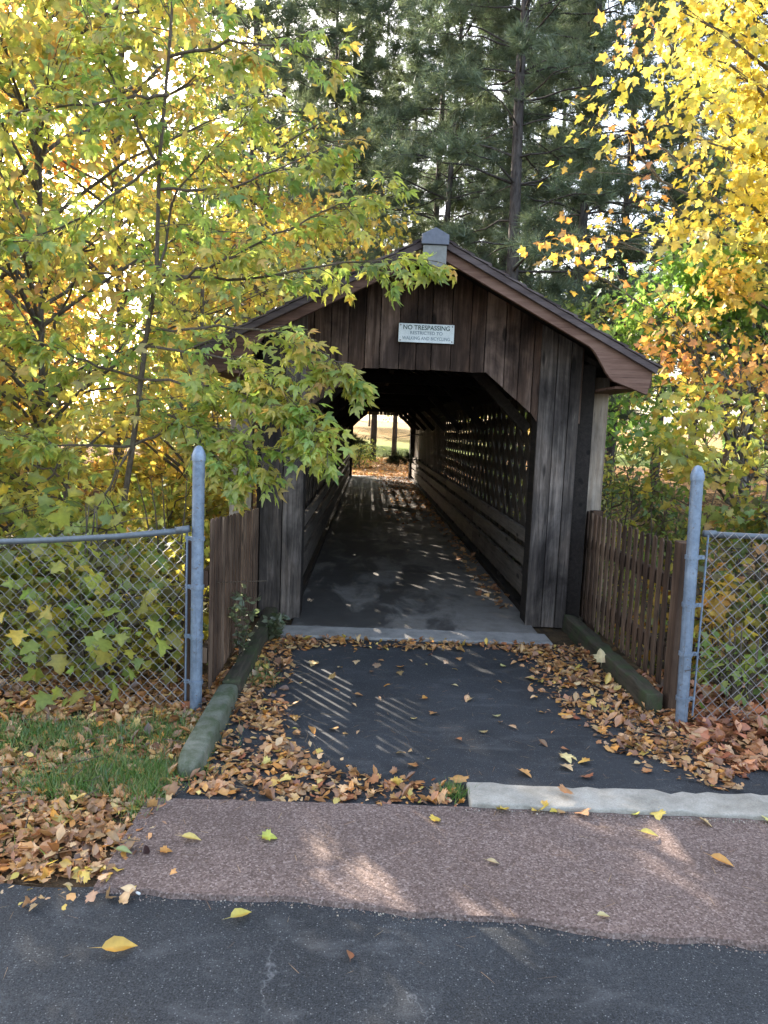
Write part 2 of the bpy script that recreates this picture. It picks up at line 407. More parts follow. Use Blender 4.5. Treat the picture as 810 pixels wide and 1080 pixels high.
# ------------------------------------------------------------------ terrain
def ss(a, b, x):
    t = np.clip((x - a) / (b - a), 0, 1); return t * t * (3 - 2 * t)
def gh(x, y):
    x = np.asarray(x, dtype=float); y = np.asarray(y, dtype=float)
    lat = np.abs(x - .48)
    side = ss(1.40, 1.75, lat)
    start = 6.4 * (1 - side) + 4.35 * side
    dd = ss(0, 1, (y - start) / 3.2) * ss(0, 1, (25.3 - y) / 3.) * 1.7
    bump = (np.sin(x*1.7+.3) * np.cos(y*1.3) * .03 + np.sin(x*.37+y*.23) * .12)
    outside = np.clip(ss(1.5, 2.6, lat) * ss(2.6, 3.6, y) + ss(26, 32, y), 0, 1)
    rise = ss(45, 120, y) * 3.
    return -.014 - dd + bump * outside + rise
def axis_pts(lo, hi, fine_lo, fine_hi, st):
    a = list(np.arange(fine_lo, fine_hi + 1e-6, st)); s = st; p = fine_lo
    while p > lo: s *= 1.25; p -= s; a.insert(0, p)
    s = st; p = fine_hi
    while p < hi: s *= 1.25; p += s; a.append(p)
    return np.array(a)
gx = axis_pts(-220, 220, -6, 7, .2); gy = axis_pts(-60, 320, 1, 30, .2)
XX, YY = np.meshgrid(gx, gy, indexing='ij'); ZZ = gh(XX, YY)
nx, ny = XX.shape
idx = np.arange(nx*ny).reshape(nx, ny)
q = np.stack([idx[:-1, :-1], idx[1:, :-1], idx[1:, 1:], idx[:-1, 1:]], -1).reshape(-1, 4)
T = np.concatenate([q[:, [0, 1, 2]], q[:, [0, 2, 3]]])
def ground_mat():
    m, nt, out = newmat('earth_and_leaf_mould'); c = coords(nt)
    v = voro(nt, c, 14, out='Color'); sep = nt.nodes.new('ShaderNodeSeparateColor'); nt.links.new(v, sep.inputs[0])
    n = noise(nt, c, 40, 4, .7); big = noise(nt, c, .8, 4, .6)
    leafc = ramp(nt, sep.outputs[0], [(0, (.07, .04, .022)), (.4, (.20, .11, .05)), (.7, (.33, .18, .075)), (1, (.45, .27, .12))])
    soil = ramp(nt, n, [(.3, (.025, .02, .013)), (.7, (.075, .055, .035))])
    sx = nt.nodes.new('ShaderNodeSeparateXYZ'); nt.links.new(c, sx.inputs[0])
    far = ramp(nt, mapr(nt, sx.outputs[1], 20, 26), [(0, .12), (1, .95)])
    col = mixc(nt, far, soil, leafc)
    gr = mixc(nt, 1., ramp(nt, mapr(nt, sx.outputs[1], 44, 50), [(0, 0.), (1, 1.)]), ramp(nt, mapr(nt, sx.outputs[1], 62, 75), [(0, 1.), (1, .25)]), 'MULTIPLY')
    grass = ramp(nt, n, [(.3, (.07, .10, .02)), (.7, (.16, .19, .04))])
    col = mixc(nt, gr, col, grass)
    finish(nt, out, col, .95, n, .8, .03, .1); return m
def mapr(nt, s, a, b):
    mr = N(nt, 'ShaderNodeMapRange'); mr.inputs[1].default_value = a; mr.inputs[2].default_value = b
    nt.links.new(s, mr.inputs[0]); return mr.outputs[0]
M['ground'] = ground_mat()
g = tri_mesh('ground', np.stack([XX, YY, ZZ], -1).reshape(-1, 3), T, None, M['ground'], None, True); tag(g, kind='structure')

def sheet(name, mat, outline_fn_lo, outline_fn_hi, x0, x1, z, th=.0, step=.06, wob=.012, seed=1):
    """strip of ground surface between two edge curves y=lo(x), y=hi(x), with a broken edge and real thickness"""
    r = np.random.default_rng(seed); xs = np.arange(x0, x1 + step, step); n = len(xs)
    lo = np.array([outline_fn_lo(x) for x in xs]) + r.normal(0, wob, n); hi = np.array([outline_fn_hi(x) for x in xs]) + r.normal(0, wob, n)
    V = [(x, a, z) for x, a in zip(xs, lo)] + [(x, b, z) for x, b in zip(xs, hi)] + \
        [(x, a - .01, z - th) for x, a in zip(xs, lo)] + [(x, b + .01, z - th) for x, b in zip(xs, hi)]
    F = []
    for i in range(n-1):
        F += [(i, i+1, n+i+1, n+i), (2*n+i, 2*n+i+1, i+1, i), (n+i, n+i+1, 3*n+i+1, 3*n+i)]
    F += [(2*n, 0, n, 3*n), (n-1, 3*n-1, 4*n-1, 2*n-1)]
    mb = MB(); mb.add(V, F, .5); o = mb.build(name, mat); tag(o, kind='structure'); return o
def road_edge(x): return 2.375 - .055 * ss(-.7, .3, x) - .125 * max(0, x - .1) - .012 * math.sin(x * 9) 
sheet('road', M['road'], lambda x: -14., lambda x: road_edge(x) + .03, -30, 30, -.004, .02, .1)
sheet('sidewalk', M['sidewalk'], lambda x: road_edge(x) + .003 * math.sin(x * 23), lambda x: 3.0, -.88, 14, .014, .03, .045, .0035, 2)
sheet('path', M['asphalt'], lambda x: 2.97, lambda x: 5.56, -.80, 1.86, .0, .02, .06, .02, 3)
# widening of the path to the right in front of the fence
sheet('path_shoulder', M['asphalt'], lambda x: 3.1, lambda x: 3.55 + .1 * math.sin(x * 3), 1.87, 8, -.003, .02, .08, .03, 4)

# ------------------------------------------------------------------ kerbs
def rough_box(name, mat, x0, x1, y0, y1, z0, z1, seed, amp, parent=None, seg=14, rot=0, round_end=0.):
    """stone or old timber: subdivided box with worn corners"""
    import bmesh
    bm = bmesh.new(); bmesh.ops.create_cube(bm, size=1)
    L = max(x1-x0, y1-y0); ax = 0 if (x1-x0) > (y1-y0) else 1
    long_e = [e for e in bm.edges if abs((e.verts[0].co - e.verts[1].co)[ax]) > .5]
    bmesh.ops.subdivide_edges(bm, edges=long_e, cuts=seg, use_grid_fill=True)
    r = random.Random(seed)
    for v in bm.verts:
        t = v.co[ax] + .5
        v.co = Vector((x0 + (v.co.x+.5)*(x1-x0), y0 + (v.co.y+.5)*(y1-y0), z0 + (v.co.z+.5)*(z1-z0)))
        v.co += Vector([r.gauss(0, amp) for _ in range(3)])
        if round_end and t < .001 and v.co.z > (z0+z1)/2: v.co.z -= round_end * .45; 
    me = bpy.data.meshes.new(name); bm.to_mesh(me); bm.free()
    o = link(name, me, mat, parent); m = o.modifiers.new('bevel', 'BEVEL'); m.width = min(.009, (z1-z0)*.3); m.segments = 3; m.limit_method = 'ANGLE'; m.angle_limit = .6
    me.polygons.foreach_set('use_smooth', [True]*len(me.polygons))
    return o
k = rough_box('kerb_stone', M['kerb'], .40, 2.9, 3.000, 3.19, -.02, .034, 3, .0045, seg=40); k.rotation_euler.z = -.03; k.location = (0, .01, 0)
tag(k, 'pale granite kerb stone along the right front edge of the asphalt path', 'kerb')
def stop_block():
    mb = MB(); prof = [(-.064, 0), (-.062, .03), (-.060, .085), (-.052, .103), (-.03, .108), (.03, .108), (.052, .103), (.060, .085), (.062, .03), (.064, 0)]
    ys = [0, .02, .06, .14, .3, .6, .9, .99, 1.0]; sc = [.55, .78, .92, 1, 1, 1, 1, .98, .93]
    vs = []; n = len(prof); fs = []
    for y, s_ in zip(ys, sc):
        for a, b in prof: vs.append((a * s_ + random.gauss(0, .0008), y, b * (s_ if y < .1 else 1) + random.gauss(0, .0008)))
    for i in range(len(ys)-1):
        for j in range(n-1): fs.append((i*n+j, i*n+j+1, (i+1)*n+j+1, (i+1)*n+j))
    fs += [tuple(range(n-1, -1, -1)), tuple((len(ys)-1)*n+j for j in range(n))]
    mb.add(vs, fs); o = mb.build('kerb_block', M['stop'], None, True, 0)
    o.modifiers.new('sub', 'SUBSURF').render_levels = 2
    return o
o = stop_block(); o.location = (-.765, 3.20, -.012); o.rotation_euler.z = .0
tag(o, 'short mossy green kerb block with rounded end beside the leafy lawn', 'kerb')
o = rough_box('edging_timber', M['timber'], -.80, -.70, 4.22, 6.02, -.03, .11, 5, .004); tag(o, 'mossy old timber lying at the foot of the left board fence', 'edging timber')
o = rough_box('edging_timber', M['timber'], 1.69, 1.79, 4.17, 6.05, -.03, .12, 6, .005); o.rotation_euler.z = 0
tag(o, 'mossy green timber along the foot of the right picket fence', 'edging timber')

# ------------------------------------------------------------------ covered bridge
BX = .43
br = thing('covered_bridge', 'dark weathered wooden covered footbridge with a gable roof over its portal', 'covered bridge', (BX, 0, 0))
Y0, Y1 = 6.1, 24.9            # portal planes
def bx(x): return x - BX
def roofz(x): return 3.0 - .515 * abs(x)     # underside of roof boards
# deck and sill
mb = MB(); y = 5.84
while y < 25.1:
    e = min(y + 2.42, 25.2); mb.box(-1.0, 1.0, y, e - .008, -.18, .012 + random.uniform(-.0015, .0015)); y = e
mb.build('floor_deck', M['deck'], br, bevel=.004)
mb = MB(); mb.box(-1.15, 1.05, 5.52, 5.80, -.2, .022); mb.build('sill', M['sill'], br, bevel=.012)
mb = MB(); mb.box(-1.0, 1.0, 25.23, 25.6, -.2, .02); mb.build('far_sill', M['sill'], br, bevel=.01)
# side girders below the deck
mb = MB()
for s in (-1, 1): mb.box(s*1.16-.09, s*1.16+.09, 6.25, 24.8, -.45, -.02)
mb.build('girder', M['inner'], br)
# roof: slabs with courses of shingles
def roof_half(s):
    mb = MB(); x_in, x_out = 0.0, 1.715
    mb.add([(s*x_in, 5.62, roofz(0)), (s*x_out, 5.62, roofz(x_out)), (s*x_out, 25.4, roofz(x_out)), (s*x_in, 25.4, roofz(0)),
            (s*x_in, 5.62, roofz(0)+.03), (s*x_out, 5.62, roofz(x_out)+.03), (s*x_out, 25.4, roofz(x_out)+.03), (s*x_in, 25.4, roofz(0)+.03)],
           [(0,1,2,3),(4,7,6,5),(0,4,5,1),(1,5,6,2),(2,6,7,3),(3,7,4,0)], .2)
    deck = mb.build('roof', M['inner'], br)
    sh = MB(); n = 13; w = x_out / n + .0
    for i in range(n):
        y = 5.575
        a, b = i * w, (i + 1) * w + .03
        while y < 25.44:
            L = random.uniform(.16, .3); e = min(y + L - .006, 25.45)
            za = roofz(a) + .034 ; zb = roofz(b) + .036 + random.uniform(0, .006)
            sh.add([(s*a, y, za), (s*b, y, zb+.004), (s*b, e, zb+.004), (s*a, e, za), (s*a, y, za+.008), (s*b, y, zb+.022), (s*b, e, zb+.022), (s*a, e, za+.008)],
                   [(0,1,2,3),(4,7,6,5),(0,4,5,1),(1,5,6,2),(2,6,7,3),(3,7,4,0)])
            y += L
    sh.build('shingles', M['shingle'], deck)
for s in (-1, 1): roof_half(s)
# rake boards: slim bargeboard that swells with a curve into a deep end at the eave
def rake(s, y0, y1):
    top = lambda x: 3.02 - .515 * x
    P = [(0.0, top(0)), (1.70, top(1.70)), (1.665, top(1.70) - .20)]
    P += [(1.40, top(1.40) - .262)]
    for k in range(1, 7):
        t = k / 6; x = 1.40 - .20 * t; d = .262 - .147 * (t*t*(3-2*t)); P.append((x, top(x) - d))
    P += [(0.0, top(0) - .115)]
    mb = MB(); mb.prism([(s*x, z) for x, z in P], y0, y1); return mb.build('rake_board', M['rake'], br, bevel=.004)
def rake_trim(s, y0, y1):
    top = lambda x: 3.035 - .515 * x
    mb = MB(); mb.prism([(s*x, z) for x, z in [(0, top(0)), (1.725, top(1.725)), (1.71, top(1.725)-.045), (0, top(0)-.05)]], y0, y1)
    return mb.build('rake_trim', M['shingle'], br, bevel=.003)
for s in (-1, 1):
    rake(s, 5.625, 5.665); rake_trim(s, 5.585, 5.622)
    rake(s, 25.36, 25.395)
# underside soffit blocks that close the deep rake ends
for s in (-1, 1):
    mb = MB(); mb.box(min(s*1.43, s*1.66), max(s*1.43, s*1.66), 5.67, 6.6, 1.985, 2.005); mb.build('soffit_board', M['rake'], br)
# eave fascia
for s in (-1, 1):
    mb = MB(); mb.box(s*1.70-.012, s*1.70+.012, 5.68, 25.35, 2.0, 2.12); mb.build('eave_board', M['rake'], br)
# ridge end: bent metal cap over a pale board
mb = MB(); mb.prism([(-.100, 2.955), (-.100, 3.025), (0, 3.075), (.100, 3.025), (.100, 2.955)], 5.535, 5.584)
cap = mb.build('ridge_cap', M['capmetal'], br, bevel=.004)
mb = MB(); mb.prism([(-.086, 2.80), (-.086, 2.952), (.086, 2.952), (.086, 2.80)], 5.55, 5.583); mb.build('end_board', M['capwood'], cap, bevel=.003)
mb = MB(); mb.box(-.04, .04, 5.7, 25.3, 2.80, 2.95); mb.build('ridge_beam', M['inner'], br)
# gables: vertical boards
def gable(y, th, name):
    mb = MB(); x = -1.30; inset = lambda x: roofz(x) - .004
    while x < 1.30:
        w = random.uniform(.115, .165); e = min(x + w - .006, 1.30)
        def low(xx):
            a = abs(xx)
            return 2.10 if a < .50 else 2.10 - (a - .50) * .80
        xs = sorted(set([x, e] + [c for c in (-.5, .5, -.94, .94, 0.) if x < c < e]))
        xs2 = [c for c in xs]
        lowp = [(c, (low(c) if abs(c) < .94 else 1.72) + random.uniform(-.004, .004)) for c in xs2]
        poly = lowp + [(c, inset(c)) for c in reversed(xs2)]
        dy = random.uniform(-.005, .005)
        mb.prism(poly, y + dy, y + th + dy)
        x += w
    return mb.build(name, M['gable'], br, bevel=.002)
gable(Y0, .025, 'portal_gable')
gable(Y1, .025, 'far_gable')
# portal posts: wide vertical boards, then a recessed dark board, then a pale outer post
def boards(name, segs, y0, y1, z0, zf, mat):
    mb = MB()
    for a, b, dy, t in segs: mb.prism([(a, z0), (b, z0), (b, zf(b)), (a, zf(a))], y0 + dy, y1 + dy, t)
    return mb.build(name, mat, br, bevel=.004)
for (y0, y1) in ((6.07, 6.098), (24.93, 24.955)):
    boards('portal_post', [(-1.30, -1.125, 0, .25), (-1.118, -.955, .004, .55)], y0, y1, .0, lambda x: roofz(x) - .012, M['post'])
    boards('portal_post', [(.945, 1.075, 0, .35), (1.081, 1.19, .005, .6), (1.195, 1.28, 0, .3)], y0, y1, .0, lambda x: roofz(x) - .012, M['post'])
# recess and outer buttress post
for s in (-1, 1):
    mb = MB(); mb.box(min(s*1.27, s*1.34), max(s*1.27, s*1.415), 6.125, 6.5, -.1, 2.2, .1); mb.build('corner_stud', M['inner'], br)
    mb = MB(); mb.box(min(s*1.42, s*1.61), max(s*1.42, s*1.61), 6.36, 6.46, -.3, 2.12, .7); mb.build('outer_post', M['pale_post'], br, bevel=.004)
    mb = MB(); mb.box(min(s*1.30, s*1.36), max(s*1.30, s*1.36), 24.6, 24.9, -.1, 2.1); mb.build('far_outer_post', M['post'], br)
# inner returns of the posts (reveals)
for s in (-1, 1):
    for (y0, y1) in ((6.13, 6.34), (24.62, 24.9)):
        mb = MB(); mb.box(min(s*.955, s*1.2), max(s*.955, s*1.2), y0, y1, .0, 2.1, .2); mb.build('jamb', M['inner'], br, bevel=.006)
# trusses: two crossed layers of planks, chords
XL = 1.10
def lattice(s):
    mb = MB(); zlo, zhi = .0, 2.0; run = 2.0; pitch = .34
    for lay, sg in ((0, 1), (1, -1)):
        x = s * (XL + .007 + lay * .012)
        y = 6.3 - run
        while y < 24.7:
            a, b = (y, y + run) if sg > 0 else (y + run, y)
            za, zb = zlo, zhi
            # clip to the bridge length
            pa, pb = Vector((x, a, za)), Vector((x, b, zb))
            lo, hi = 6.36, 24.6
            def clip(p, q_):
                if p.y < lo: t = (lo - p.y) / (q_.y - p.y); return p + (q_ - p) * t
                if p.y > hi: t = (hi - p.y) / (q_.y - p.y); return p + (q_ - p) * t
                return p
            if max(a, b) > lo + .05 and min(a, b) < hi - .05:
                pa2, pb2 = clip(pa, pb), clip(pb, pa)
                mb.bar(pa2, pb2, .132, .011, (1, 0, 0))
            y += pitch
    return mb.build('lattice_truss', M['lattice'], br)
for s in (-1, 1): lattice(s)
for s in (-1, 1):
    for z0, z1, dx in ((.14, .36, -.055), (.415, .56, -.055), (.63, .75, -.055)):
        mb = MB(); y = 6.36
        while y < 24.55:
            e = min(y + 3.6, 24.58); x = s * (XL + dx)
            mb.box(x-.02, x+.02, y, e-.006, z0 + random.uniform(-.004, .004), z1 + random.uniform(-.004, .004)); y += 3.6
        mb.build('guard_rail', M['rail'], br, bevel=.004)
    y = 6.6
    while y < 24.6:
        mb = MB(); mb.box(s*(XL-.03)-.014, s*(XL-.03)+.008, y-.04, y+.04, .0, .80); mb.build('rail_stud', M['inner'], br); y += 1.5
    mb = MB(); mb.box(min(s*1.09, s*1.25), max(s*1.09, s*1.25), 6.36, 24.6, 2.0, 2.18); mb.build('top_chord', M['inner'], br, bevel=.005)
    mb = MB(); mb.box(min(s*1.0, s*1.10), max(s*1.0, s*1.10), 6.36, 24.6, -.03, .06); mb.build('bottom_chord', M['inner'], br, bevel=.005)
# tie beams, braces and rafters
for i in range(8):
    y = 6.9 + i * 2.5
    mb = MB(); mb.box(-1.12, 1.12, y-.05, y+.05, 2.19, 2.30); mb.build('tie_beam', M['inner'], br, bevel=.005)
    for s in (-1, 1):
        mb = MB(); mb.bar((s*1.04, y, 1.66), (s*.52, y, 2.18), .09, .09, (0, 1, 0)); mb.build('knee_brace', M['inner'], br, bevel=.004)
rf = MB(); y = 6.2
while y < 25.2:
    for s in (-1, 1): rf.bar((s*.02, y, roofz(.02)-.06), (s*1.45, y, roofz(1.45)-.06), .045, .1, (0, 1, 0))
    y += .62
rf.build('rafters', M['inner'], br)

# sign on the gable
sg = thing('warning_sign', 'small white sign reading NO TRESPASSING nailed to the portal gable', 'sign', (.4315, 6.068, 2.388))
mb = MB(); mb.box(-.224, .224, 0, .006, -.074, .074); panel = mb.build('sign_panel', M['signface'], sg, bevel=.002)
def text(body, z, size, mat, w):
    cu = bpy.data.curves.new('lettering', 'FONT'); cu.body = body; cu.size = size; cu.align_x = 'CENTER'; cu.align_y = 'CENTER'; cu.extrude = .0006; cu.offset = size * .012
    tmp = bpy.data.objects.new('tmp', cu); C.objects.link(tmp)
    bpy.context.view_layer.update()
    me = bpy.data.meshes.new_from_object(tmp.evaluated_get(bpy.context.evaluated_depsgraph_get()))
    bpy.data.objects.remove(tmp)
    n = len(me.vertices); co = np.zeros(n*3); me.vertices.foreach_get('co', co); co = co.reshape(-1, 3)
    co[:, 0] *= w / (co[:, 0].max() - co[:, 0].min()); me.vertices.foreach_set('co', co.ravel())
    me.name = 'lettering'
    o = link('lettering', me, mat, panel); o.rotation_euler = (PI/2, 0, 0); o.location = (0, -.0012, z)
text('NO TRESPASSING', .042, .050, M['signink'], .375)
text('RESTRICTED TO', .000, .036, M['signink2'], .26)
text('WALKING AND BICYCLING', -.042, .036, M['signink2'], .385)
for sx in (-1, 1):
    for sz in (-1, 1):
        mb = MB(); mb.lathe([(.006, 0), (.005, .003), (.001, .004)], (0, 0, 0), 10); o = mb.build('screw', M['wire'], panel); o.location = (sx*.208, -.0002, sz*.060); o.rotation_euler.x = PI/2
# ------------------------------------------------------------------ wooden fences
def picket_fence(p0, p1, top0, top1, label, pitch, pw, name, tilt=0., railside=1, skip=()):
    d = Vector((p1[0]-p0[0], p1[1]-p0[1], 0)); L = d.length; ang = math.atan2(d.y, d.x)
    t = thing(name, label, 'fence', (p0[0], p0[1], 0), ang)
    n = int(L / pitch)
    for i in range(n):
        x = i * pitch + pw/2; h = top0 + (top1 - top0) * i / n + random.uniform(-.004, .004)
        w = pw / 2 * random.uniform(.93, 1.03); lean = random.uniform(-.003, .003)
        P = [(-w, 0), (w, 0), (w + lean, h - .018), (w*.55 + lean, h), (-w*.55 + lean, h), (-w + lean, h - .018)]
        mb = MB(); mb.prism([(x + a, b + .07) if b == 0 else (x + a, b) for a, b in P], -.0055, .0055)
        mb.build('picket', M['picket'], t, bevel=.002)
    for z in (.27, .72):
        mb = MB(); mb.box(0, L, railside*.012 if railside > 0 else -.052, .052 if railside > 0 else -.012, z-.045, z+.045); mb.build('rail', M['picket'], t, bevel=.003)
    for x in (.04, L - .05):
        mb = MB(); mb.box(x-.045, x+.045, railside*.056 if railside > 0 else -.145, .145 if railside > 0 else -.056, -.2, top1 + .0); mb.build('post', M['picket'], t, bevel=.005)
    return t
picket_fence((1.90, 4.50), (1.885, 6.34), .985, .985, 'brown picket fence with open gaps right of the bridge portal', .112, .060, 'picket_fence', 0, -1)
picket_fence((-.872, 4.16), (-.872, 6.04), 1.06, .93, 'weathered brown board fence left of the bridge portal', .116, .074, 'board_fence', 0, 1)
pw = thing('fence_post', 'brown wooden post standing between the picket fence and the right metal post', 'post', (1.885, 4.24, 0))
mb = MB(); mb.box(-.055, -.004, -.05, .05, -.1, 1.02, .45); mb.box(.0, .055, -.046, .05, -.1, .99, .75); mb.build('post_boards', M['picket'], pw, bevel=.004)

# ------------------------------------------------------------------ chain link fences
def chain_fence(label, post, d, L, top0, top1, bot0, bot1, lean, height):
    t = thing('chain_link_fence', label, 'fence', (post[0], post[1], 0), math.atan2(d[1], d[0]))
    mb = MB(); R = .033
    mb.lathe([(R, -.2), (R, height - .05), (R+.004, height-.05), (R+.005, height-.02), (R*.9, height+.005), (R*.55, height+.028), (.004, height+.034)], (0, 0, 0), 20)
    p = mb.build('terminal_post', M['galv'], t, True); p.rotation_euler.y = lean
    m = p.modifiers.new('split', 'EDGE_SPLIT'); m.split_angle = .7
    for z in (.16, .42, .70, .97):
        mb = MB(); mb.lathe([(R+.001, z-.011), (R+.0055, z-.011), (R+.0055, z+.011), (R+.001, z+.011)], (0, 0, 0), 20)
        mb.box(R-.002, R+.036, -.004, .004, z-.011, z+.011); mb.tube([(R+.022, -.012, z), (R+.022, .014, z)], .0055, 6)
        mb.build('tension_band', M['galv'], p)
    f = lambda a, b, x: a + (b - a) * x / L
    sag = lambda x: -.012 * math.sin(x * 3)
    mb = MB(); mb.tube([(.06, 0, f(bot0, bot1, .06)+.02), (.06, 0, top0 - .01)], .006, 6); mb.build('tension_bar', M['galv'], t)
    mb = MB(); xs = np.linspace(.05, L, 9); mb.tube([(x, .02, f(top0, top1, x) - .005 + sag(x)) for x in xs], .017, 10, .4)
    mb.tube([(.04, .02, top0 - .004), (.11, .02, f(top0, top1, .11) - .005)], .020, 10)
    mb.build('top_rail', M['rail_steel'], t, True)
    mb = MB(); w = .034; h = .036; n = int(L / w); 
    for i in range(n):
        x0 = .065 + i * w; pts = []; zb = f(bot0, bot1, x0); zt = f(top0, top1, x0) + .035; kz = 0; z = zb
        ph = i % 2
        while z < zt:
            up = ((kz + i) % 2)
            x = x0 + (w + .002 if up else -.002)
            bulge = .004 if up else -.004
            pts.append((x + .006 * math.sin(z * 5 + x0), bulge + .012 * math.sin(x0 * 4 + z * 3), z + sag(x0)))
            kz += 1; z += h
        if len(pts) > 1: mb.tube(pts, .0024, 4)
    mb.build('chain_mesh', M['wire'], t)
    return t
chain_fence('sagging chain link fence with upright blue grey post left of the path', (-.915, 4.03), (-1, .10), 3.2, 1.03, .66, .03, -.12, 0., 1.445)
chain_fence('taut chain link fence with blue grey post right of the path', (1.835, 4.013), (1, -.02), 3.4, 1.105, 1.16, .04, .06, -.02, 1.445)

# ------------------------------------------------------------------ openings in the crowns through which the low sun reaches the ground
EL, AZ = math.radians(24.5), math.radians(-36)      # sun stands ahead and to the left
SUN = np.array((math.sin(AZ)*math.cos(EL), math.cos(AZ)*math.cos(EL), math.sin(EL)))
GAPS = [((.04, 2.43, 0), .11), ((.17, 2.37, 0), .09), ((-.03, 2.84, 0), .08), ((.16, 2.72, 0), .05), ((.92, 3.07, 0), .06), ((1.34, 3.02, 0), .04), ((1.02, 2.76, 0), .045),
        ((.50, 2.24, 0), .10), ((-.60, 4.47, 0), .09), ((-.56, 4.2, 0), .07), ((-.87, 5.2, .55), .34), ((-.87, 5.55, .88), .22), ((-.87, 5.35, .70), .22), ((.7, 3.75, 0), .03),
        ((.35, 7.8, 0), .15), ((.75, 11.5, 0), .3), ((.9, 9.4, 0), .2), ((1.38, 6.2, 0), .17), ((.7, 17, 0), .8), ((1.1, 15, 0), .7), ((.8, 20, 0), 1.1), ((.8, 22.5, 0), 1.0), ((1.2, 12.5, 0), .5)]
def carve(P):
    keep = np.ones(len(P), bool)
    for g_, rad in GAPS:
        d = P - np.array(g_); t = d @ SUN; dist = np.linalg.norm(d - t[:, None] * SUN, axis=1)
        keep &= ~((dist < rad * 1.15) & (t > .1))
    keep &= ~((np.abs(P[:, 0] - .51) < 1.43) & (P[:, 1] > 3.) & (P[:, 1] < 6.2) & (P[:, 2] < 1.12))
    lx = np.abs(P[:, 0] - BX)
    keep &= ~((lx < 1.76) & (P[:, 1] > 5.5) & (P[:, 1] < 25.6) & (P[:, 2] < 3.16 - .515 * lx) & (P[:, 2] > -1.))
    return keep
# ------------------------------------------------------------------ deciduous trees
def bez(a, b, c, n):
    t = np.linspace(0, 1, n)[:, None]
    return (1-t)**2 * np.array(a) + 2*t*(1-t) * np.array(b) + t*t * np.array(c)
def dec_tree(name, label, base, H, cz, cr, nclump, per, size, pal, mat='leaf', tpl=MAPLE_LO, trunk_r=.1, seed=0, cat='tree', group=None,
             clump_r=.55, clumps=None, lean=(0, 0), bark='bark', droop=.5, cx=(0, 0), twigs=3, stems=1):
    r = np.random.default_rng(seed)
    t = thing(name, label, cat, base, 0, group)
    mb = MB(); trunks = []
    for s_ in range(stems):
        off = r.normal(0, .08 if stems > 1 else 0, 2); ln = np.array(lean) + (r.normal(0, .12, 2) if stems > 1 else 0)
        zs = np.linspace(-.3, H * .93, 9)
        tp = np.stack([off[0] + ln[0]*zs + r.normal(0, .035*trunk_r*10, 9), off[1] + ln[1]*zs + r.normal(0, .035*trunk_r*10, 9), zs], 1)
        mb.tube(tp, list(trunk_r * np.linspace(1.15, .12, 9)), 9, .5); trunks.append(tp)
    if clumps is None:
        d = rand_dirs(nclump, 0, r); rad = r.uniform(.25, 1, (nclump, 1)) ** .55
        cl = d * rad * np.array(cr) + np.array((cx[0], cx[1], cz))
    else: cl = np.array(clumps, dtype=float) - np.array(base); nclump = len(cl)
    wp = cl + np.array(base); lx = np.abs(wp[:, 0] - BX)
    ok = ~((lx < 2.0) & (wp[:, 1] > 5.3) & (wp[:, 1] < 25.8) & (wp[:, 2] < 3.4 - .515 * lx)); cl = cl[ok]; nclump = len(cl)
    P = []; A = []; Nn = []; Cc = []; S = []
    for i, c in enumerate(cl):
        tp = trunks[i % stems]
        zt = np.clip(c[2] - r.uniform(.25, .6) * np.hypot(c[0], c[1]) - .2, .12*H, H*.88)
        k = np.searchsorted(tp[:, 2], zt); k = np.clip(k, 1, 8); a = (zt - tp[k-1, 2]) / (tp[k, 2] - tp[k-1, 2] + 1e-6)
        st = tp[k-1] * (1-a) + tp[k] * a
        midp = (st + c) / 2 + np.array((0, 0, .18 * np.linalg.norm(c - st))) + r.normal(0, .1, 3)
        b = bez(st, midp, c, 7); b[1:] += r.normal(0, .03, (6, 3))
        L = np.linalg.norm(c - st); r0 = min(trunk_r * .5, .008 + .012 * L)
        mb.tube(b, list(np.linspace(r0, .004, 7)), 5, .5, False)
        cr_ = clump_r * r.uniform(.65, 1.3)
        n = int(per * r.uniform(.5, 1.5))
        # twigs
        tips = c + r.normal(0, 1, (twigs, 3)) * np.array((.8, .8, .4)) * cr_
        for tpz in tips: mb.tube(bez(b[4], (b[5] + tpz)/2 + r.normal(0, .05, 3), tpz, 4), [.005, .004, .003, .002], 3, .5, False)
        cen = np.concatenate([tips, c[None], b[5][None]])
        w = r.integers(0, len(cen), n)
        p = cen[w] + r.normal(0, 1, (n, 3)) * np.array((.42, .42, .26)) * cr_
        out = p - c; ax = out * .8 + r.normal(0, .35, (n, 3)) * cr_; ax[:, 2] -= droop * cr_
        P.append(p); A.append(ax); nn = rand_dirs(n, 1.1, r); Nn.append(nn)
        base_c = pick(pal, 1, r)[0]
        col = pick(pal, n, r) * .55 + base_c * .45 * r.uniform(.85, 1.15, (n, 1))
        Cc.append(col); S.append(size * r.uniform(.5, 1.3, n))
    mb.build('trunk', M[bark], t, True)
    P = np.concatenate(P); k = carve(P + np.array(base))
    scatter('crown', tpl, P[k], np.concatenate(A)[k], np.concatenate(Nn)[k], np.concatenate(S)[k], np.concatenate(Cc)[k], M[mat], t)
    return t

